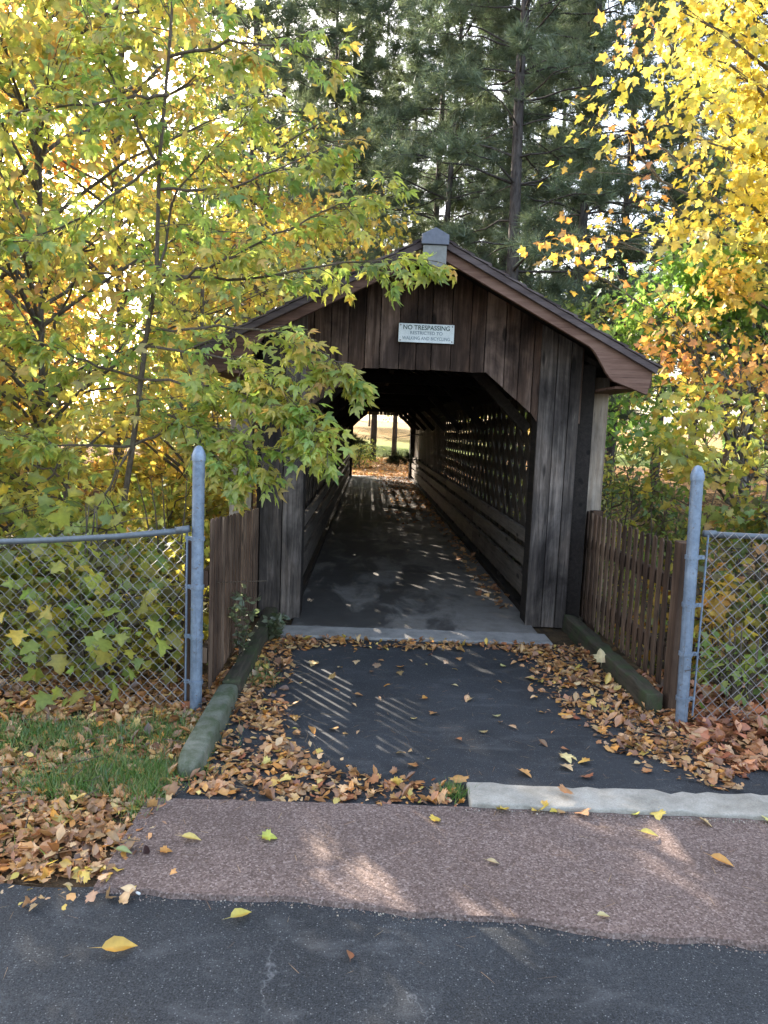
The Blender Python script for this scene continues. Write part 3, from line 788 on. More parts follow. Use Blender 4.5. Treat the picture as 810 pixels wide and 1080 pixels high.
# near box elder, branches measured against the photograph
BE = {
'b1': [(-1.425, 5, 2.458), (-1.066, 4.9, 2.603), (-0.634, 4.8, 2.785), (-0.221, 4.7, 2.963), (0.0, 4.6, 3.0)],
'b2': [(-1.411, 5, 3.231), (-1.581, 5, 3.541), (-1.755, 4.9, 3.855), (-1.898, 4.9, 4.204)],
'b3': [(-1.406, 5, 2.489), (-1.333, 5.1, 3.119), (-1.047, 5.2, 3.467), (-0.848, 5.3, 3.758)],
'b4': [(-1.515, 5.1, 2.193), (-0.999, 4.9, 2.219), (-0.548, 4.7, 2.182), (-0.273, 4.6, 2.039), (-0.15, 4.6, 1.95)],
'b5': [(-1.545, 5.1, 1.877), (-1.034, 4.8, 1.849), (-0.642, 4.6, 1.766), (-0.339, 4.5, 1.6), (-0.25, 4.4, 1.5)],
'b6': [(-1.639, 5.2, 1.424), (-1.176, 4.9, 1.634), (-0.83, 4.7, 1.526), (-0.66, 4.6, 1.36)],
'b7': [(-1.425, 5.0, 2.548), (-0.822, 4.9, 2.525), (-0.278, 4.9, 2.638), (0.149, 5.0, 2.72), (0.38, 5.1, 2.74)],
'b8': [(-1.545, 5.1, 1.877), (-1.85, 4.9, 1.973), (-2.109, 4.8, 2.07), (-2.401, 4.8, 2.233)],
'b9': [(-1.411, 5.0, 3.26), (-1.787, 4.9, 2.921), (-2.101, 4.8, 2.707), (-2.401, 4.7, 2.613)],
'b10': [(-1.41, 5.0, 3.084), (-0.933, 4.8, 3.044), (-0.573, 4.7, 3.168), (-0.284, 4.6, 3.282)],
'b11': [(-1.639, 5.2, 1.424), (-1.953, 5.0, 1.416), (-2.221, 4.9, 1.439), (-2.528, 4.9, 1.396)],
'b12': [(-1.329, 4.9, 3.848), (-0.947, 4.8, 3.901), (-0.59, 4.7, 3.844), (-0.304, 4.7, 3.751)],
'b13': [(-1.327, 4.9, 3.625), (-1.633, 4.8, 3.54), (-1.993, 4.7, 3.427), (-2.33, 4.7, 3.384)],
'b14': [(-1.639, 5.2, 1.424), (-1.829, 5.0, 0.974), (-2.105, 4.9, 0.785)],
'b15': [(-1.515, 5.1, 2.1), (-.95, 4.75, 2.02), (-.55, 4.6, 1.85), (-.42, 4.5, 1.62)],
'b16': [(-1.56, 5.1, 1.75), (-1.1, 4.75, 1.55), (-.85, 4.6, 1.25)],
}
STEM = [(-1.9, 5.35, -.5), (-1.804, 5.3, 0.528), (-1.639, 5.2, 1.424), (-1.515, 5.1, 2.193), (-1.425, 5.0, 2.548), (-1.411, 5.0, 3.26), (-1.329, 4.9, 3.848), (-1.288, 4.9, 4.506), (-1.25, 4.85, 5.2)]
def box_elder():
    r = np.random.default_rng(77); t = thing('box_elder', 'slender box elder sapling whose green and yellow leaves hang across the left of the portal', 'tree', (-1.88, 5.35, 0))
    o = np.array((-1.88, 5.35, 0)); mb = MB()
    mb.tube(np.array(STEM) - o, [.026, .023, .020, .017, .014, .012, .010, .007, .004], 8, .5)
    P = []; A = []; Nn = []; S = []; Cc = []
    pal = [((.14, .25, .06), 1.8), ((.26, .38, .08), 3.6), ((.45, .48, .09), 3.6), ((.60, .47, .09), 1.8), ((.60, .30, .08), .6)]
    def leaves(p, d, n, dens=1.):
        # leaves set in pairs along the twig p0->p1, hanging
        pass
    def twig(p, d, L, rad, lv):
        n = 6; pts = [p]; dd = d / np.linalg.norm(d)
        for i in range(n):
            dd = dd + np.array((0, 0, -.07)) + r.normal(0, .09, 3); dd /= np.linalg.norm(dd); pts.append(pts[-1] + dd * L / n)
        pts = np.array(pts); mb.tube(pts - o, list(np.linspace(rad, .0015, n+1)), 4, .5, False)
        base_c = pick(pal, 1, r)[0]
        m = int(L / .055) + 2
        for i in range(m):
            u = (i + r.uniform(.2, .8)) / m; u = .15 + .85 * u; f_ = u * n; k = min(int(f_), n-1); q_ = pts[k] + (pts[k+1] - pts[k]) * (f_ - k)
            dirn = pts[k+1] - pts[k]; dirn /= np.linalg.norm(dirn)
            side = np.cross(dirn, UP); side /= np.linalg.norm(side) + 1e-6
            for s_ in (-1, 1):
                if r.random() < .22: continue
                ax = dirn * r.uniform(.2, .8) + side * s_ * r.uniform(.4, 1.) + np.array((0, 0, -r.uniform(.1, 1.0))) + r.normal(0, .15, 3)
                P.append(q_ - o); A.append(ax); nn = r.normal(0, .45, 3) + np.array((0, -.25, 1.)); Nn.append(nn)
                S.append(r.uniform(.085, .155)); Cc.append(pick(pal, 1, r)[0] * .5 + base_c * .5)
    def hides_eave(q_): return -1.15 < q_[0] < -.62 and 2.02 < q_[2] < 2.52
    for key, ln in BE.items():
        ln = np.array(ln); n = len(ln)
        # smooth resample
        tt = np.linspace(0, n-1, (n-1)*5+1); pts = np.stack([np.interp(tt, np.arange(n), ln[:, j]) for j in range(3)], 1)
        pts[1:-1] += r.normal(0, .008, (len(pts)-2, 3))
        mb.tube(pts - o, list(np.linspace(.0105, .002, len(pts))), 6, .5, False)
        total = np.sum(np.linalg.norm(np.diff(pts, axis=0), axis=1)); m = int(total / {'b1': .065, 'b7': .085, 'b10': .065, 'b12': .075, 'b13': .06, 'b2': .06, 'b3': .06, 'b9': .055}.get(key, .040))
        for i in range(m):
            u = .16 + .84 * (i + r.random()) / m; f_ = u * (len(pts)-1); k = min(int(f_), len(pts)-2); q_ = pts[k] + (pts[k+1]-pts[k]) * (f_-k)
            dirn = pts[k+1] - pts[k]; dirn /= np.linalg.norm(dirn)
            if hides_eave(q_) and r.random() < .8: continue
            d = dirn * .8 + r.normal(0, .6, 3) * np.array((1, .8, .9)) + np.array((0, 0, .05))
            twig(q_, d, r.uniform(.10, .34) * (1.15 - .45*u), .0035, 1)
        twig(pts[-1], pts[-1] - pts[-2], .18, .003, 1)
    st = np.array(STEM)
    for i in range(44):
        f_ = r.uniform(2, 7.9); k = int(f_); q_ = st[k] + (st[k+1]-st[k]) * (f_-k)
        twig(q_, r.normal(0, 1, 3) * np.array((1, .7, .5)) + np.array((0, 0, .3)), r.uniform(.2, .5), .004, 1)
    mb.build('trunk', M['twig'], t, True)
    P = np.array(P); k = carve(P + o)
    scatter('crown', COMPOUND, P[k], np.array(A)[k], np.array(Nn)[k], np.array(S)[k], np.array(Cc)[k], M['leaf_near'], t, .15)
box_elder()

PAL_L2 = [(GRN, 1.0), (GR2, 3.), (YGR, 3.4), (YEL, 1.8), (ORA, 1.8), (RUS, .3)]
LT = [MAPLE_LO, OVATE_LO, MAPLE_LO, MAPLE_CURL]
PAL_L = [(GRN, .8), (GR2, 2.4), (YGR, 3.6), (YEL, 2.4), (ORA, 1.5), (RUS, .3)]
PAL_Y = [(GR2, .8), (YGR, 2.6), (YEL, 4), (LEM, 2), (ORA, 1.)]
PAL_O = [(YEL, 2), (ORA, 3), (RUS, .9), (YGR, 1.)]
PAL_G = [(GRN, 3), (GR2, 2.5), (YGR, 1.)]
def gz(x, y): return float(gh(x, y))
def tree(label, x, y, *a, **k):
    return dec_tree(k.pop('name', 'maple_tree'), label, (x, y, gz(x, y)), *a, **k)
tree('maple with mixed green and orange leaves filling the left behind the fence', -3.3, 7.6, 9.2, 5.1, (2.4, 2.0, 4.0), 78, 105, .10, PAL_L2, seed=21, trunk_r=.042, tpl=LT)
tree('bushy yellow green maple at the far left edge of the picture', -5.4, 6.6, 8.0, 4.4, (2.2, 1.8, 3.4), 66, 105, .105, PAL_L2, seed=22, trunk_r=.045, tpl=LT)
tree('bright yellow maple just behind the left eave of the bridge roof', -2.6, 11.5, 7.5, 3.8, (1.9, 2.0, 3.0), 46, 90, .115, PAL_Y, seed=23, tpl=LT, trunk_r=.06)
tree('tall maple with a thick bare limb reaching right across the upper left', -6.2, 10.0, 11., 6.3, (3.2, 2.5, 4.0), 72, 95, .12, PAL_L2, seed=24, trunk_r=.10, tpl=LT)
tree('orange and yellow maple deep in the left background', -7.6, 15.5, 12., 7.0, (3.4, 3.2, 4.6), 66, 80, .14, PAL_O, seed=25, tpl=LT, trunk_r=.13)
tree('yellow green maple rising left of the pines above the bridge roof', -2.4, 16.5, 11., 6.6, (2.8, 2.4, 4.0), 72, 90, .13, PAL_L2, seed=26, tpl=LT, trunk_r=.11)
tree('green leaved maple between the yellow ones in the left distance', -10.5, 12.0, 12., 6.6, (3.4, 3.2, 5.0), 85, 100, .15, PAL_G, seed=27, trunk_r=.13)
tree('tall thin maple with yellow leaves closing the sky gap at upper left', -4.4, 13.2, 13.5, 8.2, (2.7, 2.3, 4.6), 74, 92, .13, PAL_L2, seed=28, tpl=LT, trunk_r=.10)
tree('orange tinged maple at the far upper left corner of the picture', -8.8, 9.5, 11., 6.8, (2.2, 2.2, 3.8), 62, 95, .14, PAL_O, seed=29, trunk_r=.10)
# right side
CY = [(3.096, 7, 5.299), (2.73, 6.8, 5.024), (3.36, 7, 4.789), (2.809, 6.7, 4.555), (2.561, 6.7, 5.234), (3.272, 7, 4.335), (2.869, 6.8, 3.92), (3.598, 7.2, 3.868), (2.843, 6.9, 3.538), (3.306, 7, 3.501), (2.59, 6.6, 4.194), (3.291, 6.6, 4.188), (3.12, 7.3, 5.659), (3.692, 7.5, 5.496), (3.175, 7.4, 5.081), (3.633, 7.5, 4.181), (2.568, 6.8, 4.664), (2.833, 7, 5.838), (3.299, 7, 5.862), (3.807, 7, 5.094), (3.883, 7, 4.363), (3.961, 7, 3.615), (3.35, 7.3, 3.134), (3.6, 7, 3.216), (2.673, 7, 6.219),
      (4.4, 7.2, 5.6), (4.6, 7.6, 4.8), (5.3, 7.4, 5.4), (5.0, 8.0, 6.3), (4.2, 7.8, 6.6), (5.6, 7.0, 4.6), (3.5, 7.6, 6.9), (4.8, 6.8, 6.2), (4.3, 6.6, 4.2), (5.4, 8.0, 3.9), (4.2, 7.4, 7.4)]
CL = [(2.561, 6.3, 1.888), (2.479, 6.2, 1.605), (2.831, 6.4, 1.821), (3.112, 6.5, 1.542), (2.697, 6.2, 1.414), (3.382, 6.6, 1.93), (3.25, 6.4, 1.344), (3.489, 6.5, 1.599)]
CO = [(2.894, 7.5, 2.875), (3.336, 7.6, 2.721), (3.514, 7.4, 2.38), (3.1, 7.3, 2.262), (2.885, 7.7, 2.763), (2.362, 8, 4.519), (2.639, 8, 4.153), (2.276, 8.2, 3.755), (2.088, 8.2, 3.499), (2.564, 8, 3.814), (3.73, 7.4, 2.62), (3.756, 7.2, 2.237), (2.586, 7.8, 5.767), (2.288, 8.2, 5.018)]
CG = [(3.217, 7.9, 3.339), (3.517, 7.8, 3.379), (3.756, 7.7, 3.463), (3.114, 8.1, 3.126), (3.43, 8, 3.123), (3.735, 7.9, 3.168), (3.994, 7.8, 3.065), (2.956, 8.2, 2.985), (4.014, 8, 2.901), (2.831, 8.4, 2.803), (2.817, 8.4, 2.278), (3.058, 8.3, 2.177), (2.77, 8.3, 1.744), (3.105, 9, 3.446)]
tree('bright yellow maple leaning in from the right edge above the picket fence', 4.9, 7.4, 8., 0, 0, 0, 145, .086, [((.56, .43, .07), 3), ((.64, .52, .09), 4), (LEM, 3), (YGR, 2.), (ORA, .4)], seed=31, trunk_r=.11, clumps=CY, clump_r=.36)
tree('yellow sapling whose low leaves hang behind the right metal post', 3.5, 6.7, 2.6, 0, 0, 0, 75, .085, [(YEL, 2), (GR2, 2), (YGR, 3), (ORA, 1)], seed=36, trunk_r=.03, clumps=CL, clump_r=.30)
tree('thin orange leaved maple whose sparse branches reach over the right slope of the roof', 4.3, 8.4, 6.2, 0, 0, 0, 34, .082, PAL_O, seed=32, trunk_r=.055, clumps=CO, clump_r=.34, bark='bark_pale')
tree('bright green maple between the yellow and orange ones at right', 4.7, 8.6, 4.6, 0, 0, 0, 190, .085, [((.14, .27, .05), 3), ((.22, .32, .06), 2), (GRN, 1)], seed=33, trunk_r=.05, clumps=CG, clump_r=.38)
tree('low pale green maple in sunlight just beyond the ridge of the roof', 2.9, 14.6, 6.2, 4.7, (2.1, 1.3, 1.5), 40, 80, .11, [(YGR, 3), (GR2, 3), (LEM, 1)], seed=37, trunk_r=.05, tpl=LT)
CO2 = [(2.72, 7.0, 2.75), (2.95, 7.0, 2.55), (3.15, 6.9, 2.35), (2.85, 6.9, 2.3), (3.4, 7.0, 2.6), (3.55, 6.9, 2.2), (2.65, 7.1, 2.95)]
tree('orange leaved sapling hanging beside the right eave of the roof', 3.7, 7.3, 3.4, 0, 0, 0, 46, .080, [(ORA, 4), (YGR, 1.5), ((.52, .22, .07), 2), (YEL, 1)], seed=38, trunk_r=.03, clumps=CO2, clump_r=.27)
tree('large mixed green and gold maple in the right background beyond the bridge', 9.0, 13.5, 12., 6.8, (3.6, 3.0, 4.6), 80, 85, .15, PAL_L2, seed=34, trunk_r=.14)

# ------------------------------------------------------------------ pines
def pine_proto(seed, H=21., first=2.6, live=4.5, tr=.17, label='', loc=(0, 0, 0)):
    r = np.random.default_rng(seed); t = thing('pine_tree', label, 'tree', loc, 0, 'tall pines behind the bridge')
    zs = np.linspace(-.5, H, 12); tp = np.stack([np.cumsum(r.normal(0, .04, 12)), np.cumsum(r.normal(0, .04, 12)), zs], 1)
    mb = MB(); mb.tube(tp, list(tr * np.linspace(1.1, .12, 12)), 10, .5)
    P = []; A = []; Cc = []; S = []
    z = first
    while z < H - .5:
        nb = r.integers(3, 6); a0 = r.uniform(0, 2*PI)
        c0 = np.array([np.interp(z, zs, tp[:, j]) for j in range(3)])
        for b in range(nb):
            a = a0 + 2*PI*b/nb + r.normal(0, .3); L = (3.3 * max(0, 1 - (z/H)) ** .6 + .4) * r.uniform(.55, 1.15)
            if z < live: L *= r.uniform(.4, .9)
            d = np.array((math.cos(a), math.sin(a), 0)); e = c0 + d * L + np.array((0, 0, L * r.uniform(-.18, .18)))
            bb = bez(c0, (c0+e)/2 + np.array((0, 0, .12*L)), e, 6); bb[1:] += r.normal(0, .04, (5, 3))
            mb.tube(bb, list(np.linspace(.012 + .007*L, .003, 6)), 4, .5, False)
            dead = z < live and r.random() < .75
            side = np.cross(d, UP)
            ns = 4 if dead else 7
            for k in range(ns):
                u = r.uniform(.35, 1.); q_ = bb[0]*(1-u) + bb[-1]*u + np.array((0, 0, .24*L*u*(1-u)))
                sd = side * r.choice((-1, 1)) * r.uniform(.3, 1.) + d * .7 + np.array((0, 0, r.normal(.05, .15))); sl = L * .33 * (1.2 - u) + .15
                mb.tube([q_, q_ + sd*sl*.5 + r.normal(0, .03, 3), q_ + sd*sl], [.007, .005, .002], 3, .5, False)
                if not dead:
                    m = 11; f_ = r.uniform(.25, 1.08, m)[:, None]
                    P.append(q_ + sd*sl*f_ + r.normal(0, .07, (m, 3))); A.append(sd + r.normal(0, .5, (m, 3)) + np.array((0, 0, .25)))
                    base = np.array((.115, .155, .088)) * r.uniform(.7, 1.35) + np.array((.02, .018, 0)) * max(0, r.normal(0, .6))
                    Cc.append(base * r.uniform(.75, 1.3, (m, 1))); S.append(r.uniform(.20, .36, m))
        z += r.uniform(.45, .75)
    mb.build('trunk', M['bark_pine'], t, True)
    P = np.concatenate(P)
    scatter('crown', TUFT, P, np.concatenate(A), rand_dirs(len(P), .2, r), np.concatenate(S), np.clip(np.concatenate(Cc), .004, 1), M['needle'], t, 0)
    return t
pp = [pine_proto(51, 21, 2.6, 4.5, .17, 'thick trunked pine rising directly behind the bridge roof right of its ridge', (2.95, 16.2, gz(2.95, 16.2))),
      pine_proto(52, 23, 3.0, 5.0, .15, 'dark slender pine behind the right slope of the bridge roof', (5.0, 18.5, gz(5, 18.5))),
      pine_proto(53, 19, 2.5, 4.0, .13, 'pine whose dark trunk stands just right of the ridge cap', (1.95, 21., gz(1.95, 21)))]
PINES = [(0, -12, 24.5, 1.05, 'pine at the upper left behind the orange maple'), (2, -1.3, 23.5, .95, 'pine just left of the ridge cap in the second row'), (1, -3.3, 20.5, 1., 'pine half seen through the yellow leaves left of the bridge roof'), (2, -6.2, 25, 1.1, 'pine showing faintly at the top of the left hand maples'), (0, -.9, 25.5, .95, 'pine standing left of the ridge cap above the roof'), (1, 7.2, 22, 1.05, 'pine showing between the roof and the right yellow maple'),
         (2, 8.8, 17., 1., 'pine half hidden behind the bright yellow maple at right'), (0, 4.2, 25, 1.1, None), (1, 2.2, 28, 1., None), (2, 6.2, 30, 1.15, None),
         (0, 10.5, 27, 1., None), (1, -3.6, 29, 1.05, None), (2, 12.5, 22, 1., None), (1, .2, 35, 1., None), (0, 8.5, 36, 1.1, None), (2, -5.5, 36, 1., None), (1, 14, 32, 1.1, None), (2, 3.8, 38, 1.1, None), (0, -1.7, 44, 1.1, None), (1, 1.6, 47, 1.05, None), (2, -3.6, 52, 1.1, None)]
for i, (k, x, y, s, lb) in enumerate(PINES):
    copy_tree(pp[k], (x, y, gz(x, y)), i * 2.1 + .7, s, lb or 'slender pine far back among the others beyond the bridge')
# far wood: broadleaf copies
far0 = dec_tree('forest_tree', 'distant broadleaf tree in the far wood behind everything', (-14, 30, 0), 13, 7.2, (3.4, 3.4, 5.2), 70, 55, .34, PAL_L, 'leaf_far', OVATE_LO, .16, 41, group='far wood trees', clump_r=.9)
far1 = dec_tree('forest_tree', 'distant broadleaf tree in the far wood behind everything', (16, 33, 0), 14, 7.4, (3.2, 3.2, 5.6), 70, 55, .34, PAL_G, 'leaf_far', OVATE_LO, .16, 42, group='far wood trees', clump_r=.9)
rr = random.Random(9)
FT = [(-10, 46), (-4.5, 62), (-16, 36), (-14, 18.5), (-17, 23), (-22, 30), (-6.5, 48), (-13, 52), (13, 42), (19, 26), (22, 38), (26, 30), (10, 50), (17, 56), (-19, 46), (-26, 38), (-9, 66), (5, 72), (-2, 78), (13, 76), (22, 66), (-18, 70), (-28, 58), (30, 52), (9, 62), (-14, 56), (0, 92), (-8, 95), (8, 96), (3, 84)]
for i, (x, y) in enumerate(FT):
    copy_tree((far0, far1)[i % 2], (x, y, gz(x, y) - .2), rr.uniform(0, 6), rr.uniform(.8, 1.25))

# ------------------------------------------------------------------ shrubs
def shrub(label, x, y, h, cr, ncl, per, size, pal, seed, name='shrub', tpl=MAPLE_LO, mat='leaf', **kw):
    return dec_tree(name, label, (x, y, gz(x, y)), h, h*.55, cr, ncl, per, size, pal, mat, tpl, .022, seed, 'shrub', None, clump_r=.28, bark='twig', stems=5, twigs=3, droop=.4, **kw)
PAL_S = [((.34, .38, .08), 3), ((.18, .26, .06), 2), (YEL, 1.8), (GRN, .6), (BRN, .5)]
PAL_D = [(GRN, 3), (GR2, 1.6), (YGR, 1.), (YEL, .6), (BRN, .8)]
shrub('yellow green bramble pressed against the back of the left chain link fence', -1.75, 4.75, 1.2, (.85, .32, .55), 22, 26, .10, PAL_S, 61)
shrub('loose leafy bramble at the left edge behind the chain link fence', -2.75, 4.9, 1.3, (.8, .4, .65), 22, 26, .10, PAL_S, 62)
shrub('dull green bush crowding the outer side of the left board fence', -1.55, 5.9, 2.1, (.55, .6, .8), 18, 34, .09, PAL_S, 63)
shrub('tall twiggy bush in shade behind the left chain link fence', -2.9, 6.3, 2.8, (1.2, .7, 1.2), 40, 40, .10, PAL_S, 64)
shrub('dark green bush beyond the right picket fence under the eave', 2.75, 6.9, 3.1, (.75, .7, 1.25), 42, 55, .075, PAL_D, 65, tpl=OVATE_LO)
shrub('broad bush with yellow leaves behind the right metal post', 3.3, 5.9, 2.2, (1.0, .7, .95), 40, 46, .09, [(GRN, 2), (GR2, 2), (YEL, 1.5), (ORA, .8), (BRN, .6)], 66)
shrub('sprawling bush at the right edge behind the chain link fence', 3.9, 5.1, 2.2, (.8, .5, .95), 34, 40, .10, PAL_D, 67)
shrub('small yellow leaved sapling just above the right picket fence', 2.5, 5.6, 1.5, (.4, .4, .45), 12, 22, .11, PAL_O, 68)
shrub('small bright green bramble at the foot of the right chain link fence', 2.3, 4.35, .55, (.3, .16, .22), 8, 16, .075, [(GR2, 3), (YGR, 1)], 69)
shrub('rounded green bush seen through the far end of the bridge', -.55, 30.5, 1.15, (.85, .7, .55), 40, 60, .09, PAL_D, 70, tpl=OVATE_LO)
shrub('low tan thicket on the bank left of the bridge', -4.2, 5.3, 1.8, (1.2, .6, .9), 34, 40, .1, PAL_S, 71)
shrub('dense dark bush hiding the ground beyond the pale outer post of the portal', 2.55, 7.9, 3.2, (.7, .8, 1.45), 52, 60, .07, PAL_D, 72, tpl=OVATE_LO)
shrub('leggy dark bush farther along the right side of the bridge', 3.1, 10.2, 3.6, (.9, 1.0, 1.6), 52, 60, .08, PAL_D, 73, tpl=OVATE_LO)
shrub('low bramble with big yellow green leaves trailing along the bottom of the left chain link', -1.6, 4.42, .62, (.75, .16, .26), 22, 20, .095, PAL_S, 74)
shrub('low bramble in the corner at the far left bottom of the chain link', -2.7, 4.55, .7, (.7, .18, .3), 20, 20, .095, PAL_S, 75)
shrub('dark bush in the middle distance outside the right lattice of the bridge', 3.0, 13.2, 3.8, (.8, 1.5, 1.7), 50, 60, .09, PAL_D, 76, tpl=OVATE_LO)
shrub('far dark bush outside the right lattice near the end of the bridge', 3.2, 17.5, 3.8, (.8, 2.0, 1.7), 50, 60, .10, PAL_D, 77, tpl=OVATE_LO)
shrub('dense undergrowth deep in the wood left of the bridge', -3.6, 12.5, 3.0, (1.5, 1.2, 1.3), 60, 70, .11, PAL_L2, 78)
shrub('dark undergrowth at the far left between the maple stems', -6.6, 12.8, 3.4, (1.9, 1.3, 1.5), 66, 70, .12, PAL_D, 79)
shrub('yellowish thicket beyond the left bank close to the bridge wall', -2.3, 9.2, 2.6, (.9, 1.2, 1.2), 44, 60, .10, PAL_S, 80)
shrub('broad undergrowth closing the view at the far left edge', -10.5, 17.5, 4.0, (2.8, 1.6, 1.8), 70, 75, .15, PAL_D, 81)
shrub('undergrowth behind the left maples towards the far bank', -5.2, 19.5, 4.0, (2.4, 1.4, 1.8), 66, 75, .15, PAL_L2, 82)
# pale weed by the left fence
def weed(label, x, y, h, seed):
    r = np.random.default_rng(seed); t = thing('weed', label, 'weed', (x, y, 0)); mb = MB(); P = []; A = []
    for s_ in range(5):
        tip = np.array((r.normal(0, .05), r.normal(0, .10), h * r.uniform(.6, 1))); b = bez((0, 0, -.02), (tip[0]*.2, tip[1]*.3, h*.5), tip, 8); mb.tube(b, list(np.linspace(.004, .0012, 8)), 4)
        for k in range(26):
            u = r.uniform(.2, 1); p = b[min(int(u*7), 6)]; P.append(p + r.normal(0, .006, 3)); A.append(r.normal(0, 1, 3) * np.array((1, 1, .4)) + np.array((0, 0, .25)))
    mb.build('stem', M['twig'], t); P = np.array(P)
    scatter('leaves', OVATE_LO, P, np.array(A), rand_dirs(len(P), .8, r), r.uniform(.035, .075, len(P)), pick([((.17, .19, .11), 2), ((.10, .13, .06), 1)], len(P), r), M['leaf'], t)
weed('grey green feathery weed growing against the left board fence', -.79, 4.75, .62, 5)
weed('low green weed at the bridge corner beside the left timber', -.66, 5.45, .22, 6)

# ------------------------------------------------------------------ fallen leaves
LIT = [((.36, .17, .065), 3), ((.47, .26, .10), 3.2), ((.20, .095, .045), 2.4), ((.55, .36, .18), 2.2), ((.58, .27, .06), 2.), ((.60, .44, .10), .6), ((.34, .13, .06), 1.), ((.12, .065, .04), 1.)]
SCRAP = fan([(0.0, 0.0), (.1, .3), (.45, .22), (.7, .34), (.9, .05), (.75, -.2), (.4, -.3), (.2, -.12)], .4, .3)
LTP = [MAPLE, MAPLE_CURL, OVATE_CURL, SCRAP, OVATE, SCRAP]
def left_edge(y): return np.interp(y, [3.0, 3.2, 3.3, 3.6, 4.0, 4.3, 5.1, 5.3, 5.5], [.46, .44, -.12, -.33, -.46, -.5, -.56, -.35, -.2])
def right_edge(y): return np.interp(y, [3.2, 3.35, 3.65, 4.4, 5.0, 5.35, 5.5], [1.8, 1.6, 1.38, 1.2, 1.25, 1.05, .8])
def litter(name, n, x0, x1, y0, y1, keep, zfun, size=(.05, .10), pal=LIT, tilt=.45, lift=.05, seed=0, tpl=MAPLE_LO):
    r = np.random.default_rng(seed); x = r.uniform(x0, x1, n); y = r.uniform(y0, y1, n)
    m = r.random(n) < keep(x, y, r); x, y = x[m], y[m]; k = len(x)
    z = zfun(x, y) + .006 + r.random(k) ** 1.6 * lift
    a = r.uniform(0, 2*PI, k); ax = np.stack([np.cos(a), np.sin(a), r.normal(0, tilt*.5, k)], 1)
    nn = np.stack([r.normal(0, tilt, k), r.normal(0, tilt, k), np.ones(k)], 1)
    o = scatter(name, tpl, np.stack([x, y, z], 1), ax, nn, size[0] * .55 + (size[1] - size[0] * .55) * r.random(k) ** 1.5, pick(pal, k, r, .3), M['litter'], None, .3)
    tag(o, kind='stuff'); return o
def sstep(a, b, x): return ss(a, b, x)
flat = lambda x, y: np.maximum(gh(x, y), -.02) * 0 + .0
def k_path(x, y, r):
    j = r.normal(0, .05, len(x))
    L = ss(0.12, -.1, x - left_edge(y) + j) * (y > 3.02); R = ss(-.12, .1, x - right_edge(y) + j) * (y > 3.12)
    top = ss(5.22, 5.45, y + j) * .75
    return np.clip(np.maximum(np.maximum(L, R), top), 0, 1) * (.35 + .65 * (np.sin(x*5+y*3)*np.sin(y*6-x*2) > -.5))
litter('leaf_litter_on_path', 12500, -.86, 1.80, 3.0, 5.52, k_path, flat, (.026, .068), seed=1, tpl=LTP, tilt=.32, lift=.022)
def k_lawn(x, y, r):
    edge = 2.42 + .06 * np.sin(x * 5)
    inside = (y > edge) & (x < -.80 - .10 * (y - 2.45) * 0 + .04 * np.sin(y * 12))
    holes = .9 * np.exp(-(((x + 2.1) / .4) ** 2 + ((y - 3.5) / .14) ** 2)) + np.exp(-(((x + 1.05) / .28) ** 2 + ((y - 3.25) / .16) ** 2)) + np.exp(-(((x + 1.5) / .35) ** 2 + ((y - 3.6) / .16) ** 2))
    return inside * np.clip(1 - .62 * holes, .3, 1)
litter('leaf_litter_on_lawn', 18000, -3.4, -.76, 2.4, 4.6, k_lawn, lambda x, y: gh(x, y), (.026, .07), seed=2, lift=.022, tpl=LTP, tilt=.36)
litter('leaf_litter_by_fence', 7500, 1.80, 5., 3.3, 4.9, lambda x, y, r: (y > 3.35 + .35*(x > 2.1) + .1*np.sin(x*7)) * 1., lambda x, y: gh(x, y), (.035, .095), [((.38, .15, .07), 3), ((.46, .22, .09), 3), ((.24, .09, .045), 2.4), ((.52, .30, .14), 1.2)], seed=3, lift=.05, tpl=LTP, tilt=.4)
litter('leaf_litter_in_bridge', 5200, -.50, 1.40, 6.6, 25.2, lambda x, y, r: np.clip(ss(1.12, 1.34, x + r.normal(0, .04, len(x))) * 1. + ss(11, 19, y) * ss(.1, .8, x) * .6, 0, 1), lambda x, y: x*0 + .014, (.05, .095), [((.40, .21, .09), 3), ((.52, .32, .16), 2), ((.25, .12, .06), 1.5)], seed=4, lift=.03)
litter('leaf_litter_on_bank', 9000, -6.5, 6.5, 4.5, 11., lambda x, y, r: (np.abs(x - .45) > 1.5) * .9, lambda x, y: gh(x, y), (.06, .11), [((.13, .075, .04), 3), ((.20, .11, .055), 2), ((.30, .18, .08), 1)], seed=5, lift=.08)
litter('leaf_litter_beyond_bridge', 7000, -5, 7, 25.2, 45, lambda x, y, r: np.ones(len(x)), lambda x, y: gh(x, y), (.09, .17), [((.50, .27, .09), 3), ((.58, .36, .15), 2), ((.36, .17, .06), 1.5)], seed=6, lift=.05)
litter('leaf_litter_at_road_edge', 130, -1.35, -.55, 2.28, 2.52, lambda x, y, r: np.exp(-((x + .98) / .2) ** 2) * np.ones(len(x)), lambda x, y: x*0 + .008, (.03, .06), [(YEL, 1), (TAN, 2), (PAL, 2), (ORA, .8)], seed=7, lift=.015, tpl=LTP)

